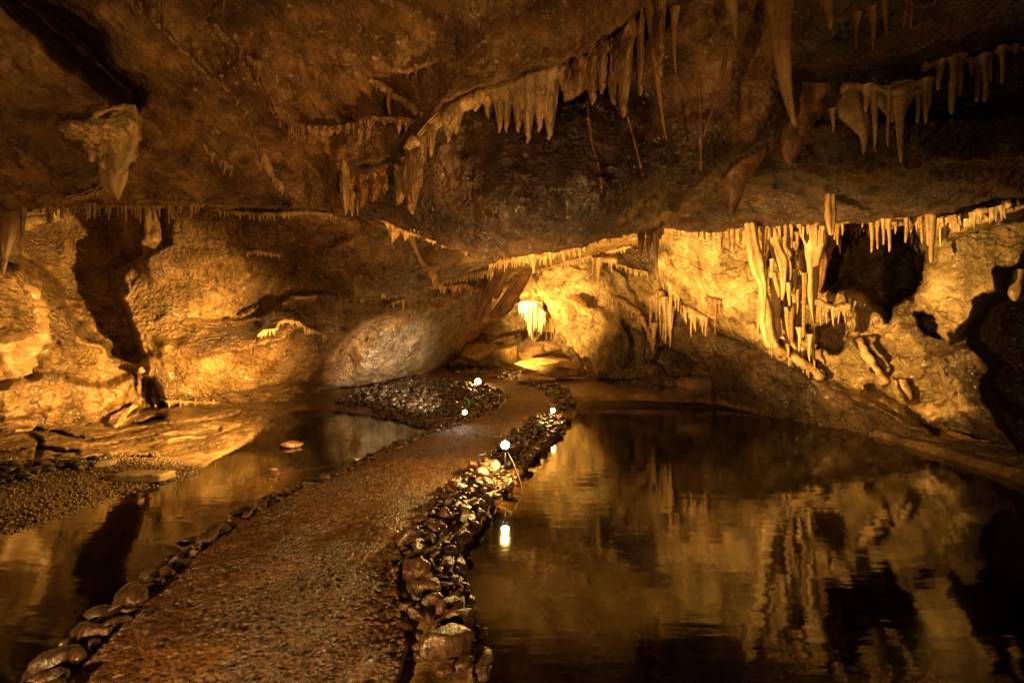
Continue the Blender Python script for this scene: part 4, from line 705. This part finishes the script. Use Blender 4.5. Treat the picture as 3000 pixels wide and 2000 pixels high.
body('flowstone_mound', 'bright domed flowstone mound at the left edge', 'flowstone', [(800, -60, 25), (830, -90, 62), (880, -100, 86), (940, -110, 98), (1000, -110, 104), (1060, -110, 90), (1120, -110, 60), (1170, -100, 10)], 6.75, M['flow'], .8, 4, .07, .34, 4.5)
row('bright flowstone bank seen beyond the straws at the far left', [(70, 660), (110, 648), (160, 632), (176, 612)], 'W', rpx=14, off=-.4)
# --- left wall details
row('small fringe of straws high on the red left wall', [(718, 738), (750, 736), (790, 742), (830, 748)], 'W', n=16, lr=(8, 26), rr=(2, 3.5), rpx=5, mat='flow', tipmat='paleflow')
row('short fringe of straws on the left wall near the ridge', [(860, 870), (890, 872), (930, 868)], 'W', n=10, lr=(6, 18), rr=(2, 3), rpx=5)
row('thin yellowish seam with teeth under the ceiling at the centre left', [(830, 585), (880, 584), (940, 586), (1000, 590)], 'W', n=20, lr=(6, 20), rr=(2, 3), rpx=4)
row('arched row of orange teeth on the left wall', [(755, 985), (775, 968), (810, 965), (818, 945), (840, 938), (875, 945), (900, 965), (930, 975), (960, 985)], 'W', n=34, lr=(8, 24), rr=(2, 4), rpx=5, off=-.35, mat='flow', tipmat='paleflow')
body('drapery', 'pleated orange drapery at the corner of the pale wall', 'flowstone', [(980, 935, 990), (992, 945, 990), (1005, 930, 986), (1020, 928, 970), (1035, 922, 950), (1045, 918, 930)], 10.3, M['fluted'], .5, 6, .2, .1, 6)
curtain('row of lumpy teeth under the overhang of the left bank', [(440, 1160), (470, 1165), (510, 1172), (560, 1174), (620, 1176), (645, 1180)], [(455, 1196, 8), (495, 1188, 10), (528, 1188, 7), (542, 1192, 8), (572, 1187, 6), (598, 1192, 7), (625, 1190, 6)], 'W', base=8, rel=.12, off=-.25)
streak([(415, 1075), (408, 1130), (405, 1180), (380, 1200), (350, 1235), (335, 1250)], 'W', 7, 'thin pale root of flowstone dropping to the left bank', 'flow', off=-.3)
row('diagonal crusted rib ending in a pointed tooth below the hanging rock', [(1202, 695), (1215, 725), (1228, 755), (1245, 785), (1262, 800)], 'W', [(1263, 816, 14, 790), (1230, 765, 4)], rpx=8, off=-.25)
row('dense bright fringe of teeth along the lower rim of the red rock', [(1262, 800), (1290, 815), (1320, 812), (1360, 806), (1410, 800), (1450, 788)], 'W', n=80, lr=(10, 34), rr=(2, 4.5), rpx=7, off=-.3, mat='flow', tipmat='paleflow')
row('second fringe of teeth below the bright one, left of the vault', [(1055, 872), (1090, 865), (1150, 860), (1190, 845), (1240, 835), (1275, 842)], 'W', n=60, lr=(6, 22), rr=(2, 4), rpx=6, off=-.25, mat='flow', tipmat='paleflow')
row('pale straggling fringe on the lower grey wall', [(1130, 895), (1170, 882), (1200, 880), (1250, 876), (1300, 868)], 'W', [(1180, 910, 5), (1152, 905, 3)], n=30, lr=(6, 16), rr=(1.5, 3), rpx=4, off=-.2, mat='flow', tipmat='paleflow')
row('fringe of pale teeth hanging over the dark gap right of the red rock', [(1270, 825), (1300, 842), (1330, 840), (1360, 835), (1400, 850)], 'W', n=60, lr=(10, 28), rr=(2, 4), rpx=5, off=-.45, mat='flow', tipmat='paleflow')
r_ = empty('draperies', V3(1430, 850, 12.8), 'group of long brown draperies fanning down beside the far chamber', 'flowstone')
for sl_, Y_ in (([(790, 1440, 1470), (850, 1420, 1450), (900, 1400, 1425), (940, 1385, 1398), (960, 1380, 1386)], 12.6), ([(800, 1425, 1450), (860, 1418, 1444), (930, 1410, 1440), (945, 1415, 1425)], 12.8), ([(790, 1470, 1500), (830, 1448, 1478), (870, 1442, 1465), (876, 1448, 1460)], 12.4),
        ([(795, 1520, 1560), (830, 1500, 1545), (870, 1470, 1522), (910, 1444, 1498), (935, 1432, 1468), (938, 1440, 1456)], 12.6), ([(850, 1400, 1420), (920, 1382, 1402), (962, 1374, 1384)], 12.9)): body('drape', None, None, sl_, Y_, M['fluted' if Y_ > 12.6 else 'flowdark'], .5, 7, .2, .10, 5, parent=r_, seed=Y_)
# --- vault fringes
row('upper fringe of golden straws on the lit vault', [(1420, 770), (1480, 762), (1560, 752), (1640, 738), (1720, 720)], 'M', [(1562, 800, 8), (1595, 775, 4), (1650, 760, 4)], n=80, lr=(10, 40), rr=(2, 4.5), rpx=7, off=-.35, mat='flow', tipmat='paleflow')
row('lower fringe of golden straws along the rim of the vault', [(1420, 806), (1500, 800), (1560, 798), (1650, 772), (1750, 745), (1850, 722)], 'M', n=80, lr=(6, 24), rr=(2, 3.5), rpx=5, off=-.1, mat='flow', tipmat='paleflow')
row('thin golden straws at the right end of the vault', [(1850, 700), (1900, 690), (1960, 690), (2020, 700)], 'M', n=60, lr=(8, 28), rr=(1.5, 3), rpx=4, off=-.3)
row('two long spikes hanging from the vault rim right of the far chamber', [(1735, 760), (1755, 762), (1790, 760), (1810, 765)], 'M', [(1738, 800, 6), (1755, 848, 9), (1793, 800, 5), (1785, 785, 4)], n=6, lr=(8, 20), rr=(2, 3), rpx=8, off=-.2)
r_ = empty('draperies', V3(1900, 650, 7.0), 'cluster of dark hanging draperies and white ribbons where ledge meets vault', 'flowstone')
for sl_, mm in (([(640, 1862, 1895), (690, 1868, 1890), (730, 1872, 1884), (755, 1876, 1880)], d_), ([(635, 1880, 1925), (680, 1892, 1912), (720, 1896, 1908), (735, 1899, 1903)], d_), ([(640, 1905, 1950), (680, 1925, 1942), (700, 1932, 1938)], d_), ([(650, 1905, 1916), (690, 1908, 1924), (720, 1914, 1926), (780, 1920, 1926), (800, 1921, 1924)], f_),
        ([(660, 1915, 1925), (700, 1922, 1932), (740, 1918, 1928), (790, 1919, 1926)], f_), ([(650, 1938, 1948), (680, 1940, 1945), (690, 1941, 1944)], f_), ([(700, 1888, 1894), (740, 1894, 1902), (770, 1898, 1904)], f_)): body('ribbon', None, None, sl_, 7.1 + .1 * random.random(), M[mm], .7, 4, .15, .15, 7, parent=r_, seed=random.random() * 9)
row('fringe of dark straws under the right hand ledge, left part', [(2000, 655), (2050, 655), (2100, 652), (2160, 650), (2200, 648)], 'C', [(2046, 698, 4), (2064, 705, 5), (2082, 705, 4), (2098, 692, 4), (2114, 745, 4), (2136, 735, 4), (2150, 735, 4), (2168, 712, 3), (2170, 720, 4)], n=14, lr=(10, 36), rr=(2, 4), rpx=8, off=.1, tipr=.4, mat=d_)
row('fringe of brown straws under the right hand ledge, middle part', [(2200, 648), (2260, 648), (2320, 645), (2380, 645), (2420, 650)], 'C', [(2216, 730, 5), (2237, 745, 5), (2300, 727, 6), (2318, 727, 5), (2372, 700, 5), (2392, 722, 5), (2410, 722, 5), (2285, 695, 6), (2345, 695, 5)], n=22, lr=(14, 60), rr=(3, 5), rpx=10, off=.1, tipr=.4, mat=d_, tipmat=f_)
row('fringe of widely spaced stalactites over the black hollow', [(2440, 650), (2520, 644), (2600, 636), (2680, 622), (2740, 612)], 'C', [(2447, 703, 5), (2455, 718, 5), (2468, 690, 4), (2554, 740, 6), (2572, 730, 5), (2588, 718, 5), (2606, 738, 6), (2655, 712, 6), (2700, 712, 5), (2730, 770, 9), (2720, 720, 7)], n=6, lr=(14, 40), rr=(3, 5), rpx=10, off=.1, tipr=.4, mat=d_, tipmat=f_)
# --- right wall draperies
big = [([(655, 2180, 2215), (700, 2184, 2222), (760, 2192, 2240), (800, 2202, 2246), (840, 2225, 2248), (880, 2232, 2246), (930, 2232, 2242), (950, 2234, 2237)], 7.35, 'fluted', 'tall pale drapery tapering to a spear, leftmost of the lit group'),
    ([(670, 2246, 2275), (720, 2250, 2290), (765, 2272, 2312), (800, 2285, 2305), (850, 2288, 2302), (880, 2289, 2294)], 7.5, 'fluted', 'folded wing shaped drapery second in the lit group'),
    ([(680, 2322, 2342), (720, 2322, 2340), (735, 2330, 2334)], 7.3, 'flow', 'small bright drop shaped lobe high in the lit group'),
    ([(650, 2340, 2430), (720, 2358, 2420), (780, 2366, 2400), (840, 2366, 2396), (870, 2366, 2394), (910, 2375, 2390), (950, 2384, 2389)], 7.55, 'fluted', 'broad drapery narrowing to a fang in the middle of the lit group'),
    ([(800, 2350, 2368), (850, 2350, 2364), (920, 2350, 2360), (980, 2350, 2357), (990, 2351, 2354)], 7.4, 'flow', 'straight pale spear left of the fang'),
    ([(650, 2390, 2480), (720, 2400, 2445), (780, 2402, 2424), (830, 2400, 2414), (860, 2396, 2402)], 7.9, 'flowdark', 'shadowed curved drapery right of the fang'),
    ([(830, 2222, 2238), (900, 2222, 2262), (960, 2228, 2268), (1000, 2236, 2276), (1020, 2250, 2290)], 7.75, 'fluted', 'ribbed pale column merging into the flowstone foot of the wall'),
    ([(800, 2252, 2276), (860, 2258, 2290), (920, 2262, 2284), (990, 2264, 2290)], 7.9, 'fluted', 'rough broken column behind the leftmost spear'),
    ([(900, 2298, 2330), (950, 2302, 2324), (1000, 2308, 2326), (1010, 2316, 2324)], 7.9, 'flow', 'short thick stub under the wing shaped drapery'),
    ([(620, 2790, 2812), (650, 2800, 2815), (700, 2812, 2822), (740, 2812, 2830)], 6.2, 'flow', 'first twisted pillar under the ledge at the far right'), ([(600, 2845, 2862), (640, 2852, 2862), (690, 2858, 2872), (730, 2850, 2876)], 6.2, 'flow', 'second twisted pillar under the ledge at the far right'),
    ([(595, 2870, 2892), (640, 2886, 2896), (690, 2872, 2894), (730, 2868, 2890)], 6.2, 'flow', 'third twisted pillar under the ledge at the far right'), ([(590, 2920, 2945), (640, 2932, 2942), (690, 2930, 2946)], 6.1, 'flow', 'fourth stubby pillar under the ledge at the far right'),
    ([(630, 2752, 2775), (700, 2752, 2770), (760, 2758, 2768), (825, 2762, 2766)], 6.4, 'fluted', 'long straight stalactite before the bright rock at the right'), ([(610, 2715, 2745), (660, 2722, 2740), (730, 2726, 2736), (770, 2729, 2732)], 6.3, 'fluted', 'knobbly stalactite left of the long straight one'),
    ([(620, 2660, 2690), (650, 2660, 2682), (680, 2656, 2664)], 6.6, 'flow', 'small slanting leaf shaped drapery under the ledge over the black hollow')]
for i, (sl_, Y_, mm, lab) in enumerate(big): body('drapery' if i < 6 else 'flowstone_spike', lab, 'flowstone', sl_, Y_, M['palefluted' if mm == 'fluted' else mm], .55, 5 if i < 9 else 3, .14, .14, 7, seed=i * 1.7, lean=.1)
row('fringe of teeth over the small dark hollow in the right wall', [(2390, 880), (2420, 895), (2450, 905), (2490, 900)], 'F', [(2404, 955, 4), (2422, 950, 4), (2441, 957, 5), (2457, 950, 4), (2476, 948, 4)], n=16, lr=(14, 40), rr=(2, 4), rpx=10, off=-.5)
row('glowing rib of flowstone sweeping down the right wall, hung with a curtain of straws', [(1922, 780), (1940, 810), (1965, 835), (1985, 860), (2002, 895), (2035, 915), (2068, 932)], 'F', [(1966, 965, 7, 830), (1978, 910, 5), (2010, 950, 7), (2025, 988, 5), (2033, 965, 5), (2038, 975, 4), (2060, 978, 5), (2068, 988, 6), (1945, 850, 4)], n=40, lr=(16, 60), rr=(2, 4), rpx=9, off=-.1)
row('hanging tangle of dark spikes right of the glowing rib', [(2065, 875), (2090, 878), (2115, 885)], 'F', [(2096, 980, 5), (2082, 935, 4), (2110, 925, 4)], n=14, lr=(20, 60), rr=(2, 4), rpx=9, off=-.1, mat=d_)
row('long ragged skirt of flowstone spikes under the glowing rib', [(1900, 880), (1935, 860), (1955, 880), (1965, 900)], 'F', [(1905, 980, 6), (1915, 1035, 8, 950), (1935, 980, 5), (1950, 1010, 8), (1962, 1020, 7), (1945, 1000, 6), (1958, 985, 6), (1970, 965, 5)], n=20, lr=(30, 90), rr=(3, 6), rpx=10, off=-.25, mat=f_)
row('diagonal seam of pale fringes left of the ragged skirt', [(1775, 820), (1790, 870), (1830, 885), (1855, 905), (1880, 930), (1900, 975), (1918, 1010)], 'F', [(1784, 902, 5), (1798, 898, 5), (1808, 908, 5)], n=56, lr=(10, 34), rr=(2, 4), rpx=8, off=-.15)
row('small group of straws on the lit slope right of the ribbons', [(2005, 815), (2015, 815), (2025, 820)], 'F', n=7, lr=(15, 34), rr=(1.5, 2.5), rpx=4, off=-.05)
row('pale lumpy flowstone foot crossing the right wall', [(2190, 950), (2230, 985), (2250, 1005), (2290, 1030), (2330, 1050), (2380, 1080), (2410, 1110)], 'F', [(2316, 1070, 6), (2365, 1100, 5)], n=16, lr=(10, 40), rr=(3, 5), rpx=12, off=-.15)
row('root like flowstone trickle on the lower right wall', [(2500, 915), (2498, 960), (2520, 1000), (2545, 1050), (2580, 1100), (2600, 1125)], 'F', rpx=10, off=-.1)
row('lumpy seam low on the far right wall above the water', [(2700, 1210), (2740, 1245), (2790, 1270), (2850, 1290), (2900, 1300)], 'F', n=20, lr=(8, 26), rr=(3, 5), rpx=8, off=-.1, mat=d_)
body('stalagmite', 'leaning pale stub on the lower right wall', 'stalagmite', [(1110, 2634, 2654), (1140, 2640, 2668), (1165, 2656, 2672), (1172, 2664, 2670)], 6.7, M['flow'], .8)
body('stalactite', 'pale glossy lump hanging in the shadow at the right edge', 'stalactite', [(790, 2975, 3000), (820, 2968, 2996), (860, 2955, 2990), (882, 2968, 2980)], 5.6, M['flow'], .8)
# --- far chamber
r_ = empty('flowstone_cascade', V3(1555, 890, 17.2), 'brilliant white curtain of stalactites in the far chamber', 'flowstone')
body('mound', None, None, [(884, 1518, 1590), (900, 1522, 1592), (930, 1545, 1590), (950, 1550, 1575)], 17.2, M['white'], .6, 6, .15, .12, 3, parent=r_)
for k in range(34):
    px = 1520 + k * 2.4 + random.uniform(-1, 1); top = 888 + max(0, (px - 1565)) * .9; tip = 905 + 85 * math.exp(-((px - 1557) / 14) ** 2) * random.uniform(.7, 1) + 55 * math.exp(-((px - 1585) / 12) ** 2) + random.uniform(0, 22); Y = 16.9 + random.uniform(-.1, .15)
    stal(P3(px, top, Y), (tip - top) * Y / F, random.uniform(2, 3.4) * Y / F, M['white'], r_, seed=k * 1.3, n=8, m=14)
row('tuft of fine straws at the crown of the far chamber', [(1555, 808), (1570, 806), (1590, 804)], 'F', n=12, lr=(14, 40), rr=(1.5, 2.5), rpx=5, off=-1.4)
row('pale flowstone tail right of the white curtain', [(1595, 905), (1610, 925), (1622, 960)], 'F', n=14, lr=(12, 34), rr=(2, 3), rpx=4, off=-.2)
for pts, lab in (([(1548, 830), (1552, 860), (1556, 890)], 'thin dark vertical line above the white curtain'), ([(1560, 835), (1580, 870), (1600, 895), (1640, 940)], 'dark red band curving down the far chamber wall'), ([(1668, 860), (1690, 872), (1715, 893), (1722, 902)], 'red tongue of flowstone on the right side of the far chamber')): streak(pts, 'F', 5 if 'tongue' not in lab else 9, lab, 'flowdark')

for k, (x, y0, y1, w) in enumerate([(2205, 700, 800, 5), (2262, 760, 850, 5), (2284, 640, 760, 7), (2316, 760, 830, 4), (2330, 790, 870, 5), (2312, 830, 905, 6), (2336, 850, 920, 5), (2410, 700, 790, 8), (2372, 640, 760, 7), (2440, 690, 780, 6), (2222, 880, 1000, 7), (2280, 900, 985, 6),
        (2308, 980, 1050, 7), (2342, 960, 1030, 6), (2372, 980, 1060, 6), (2385, 1010, 1080, 5), (2300, 700, 790, 9), (2240, 660, 745, 6), (2460, 660, 745, 6), (2425, 850, 905, 5)]):
    Y = surf('F', x, y0) - .25; sc = Y / F; stal(P3(x, y0, Y), (y1 - y0) * sc, w * sc, M['palefluted' if k % 3 else 'flow'], seed=k * 1.9, n=12, m=24, label='slim pale stalactite among the lit draperies of the right wall', cat='stalactite').__setitem__('group', 'slim stalactites among the lit draperies')
curtain('thick golden flowstone sheet behind the lit draperies', [(2190, 655), (2280, 660), (2360, 655), (2440, 655)], [(2225, 820, 30), (2270, 740, 22), (2310, 770, 24), (2350, 800, 20), (2400, 860, 26), (2430, 760, 20)], 'F', base=50, rel=.2, mat='palefluted', step=4, nv=30, off=-.1)
curtain('golden flowstone skirt at the foot of the lit draperies', [(2215, 930), (2260, 960), (2310, 990), (2370, 1020)], [(2240, 1010, 16), (2268, 1030, 16), (2300, 1050, 14), (2330, 1062, 14), (2352, 1085, 10)], 'F', base=20, rel=.15, mat='palefluted', step=4, nv=24, off=-.05)

row('faint golden fringe following the seam from the left ledge to the hanging rock', [(620, 612), (700, 622), (800, 628), (900, 622), (990, 632), (1060, 660)], 'W', n=60, lr=(8, 26), rr=(2, 3.5), rpx=6, off=-.1, mat='flow', tipmat='paleflow')
row('golden fringe hanging where the right wall tucks under the roof', [(2440, 668), (2560, 660), (2680, 650), (2800, 640), (2960, 600)], 'F', n=50, lr=(14, 50), rr=(3, 6), rpx=9, off=-.3, mat='flow', tipmat='palefluted')
row('string of small teeth along the top of the lit slope right of the vault', [(1960, 670), (2040, 676), (2120, 672), (2180, 668)], 'F', n=40, lr=(12, 40), rr=(2, 4), rpx=6, off=-.2, mat='flow', tipmat='paleflow')
row('fine fringe of straws on the broad face right of the far chamber', [(1800, 770), (1850, 790), (1900, 800)], 'F', n=30, lr=(10, 26), rr=(2, 3), rpx=5, off=-.1, mat='flow', tipmat='paleflow')
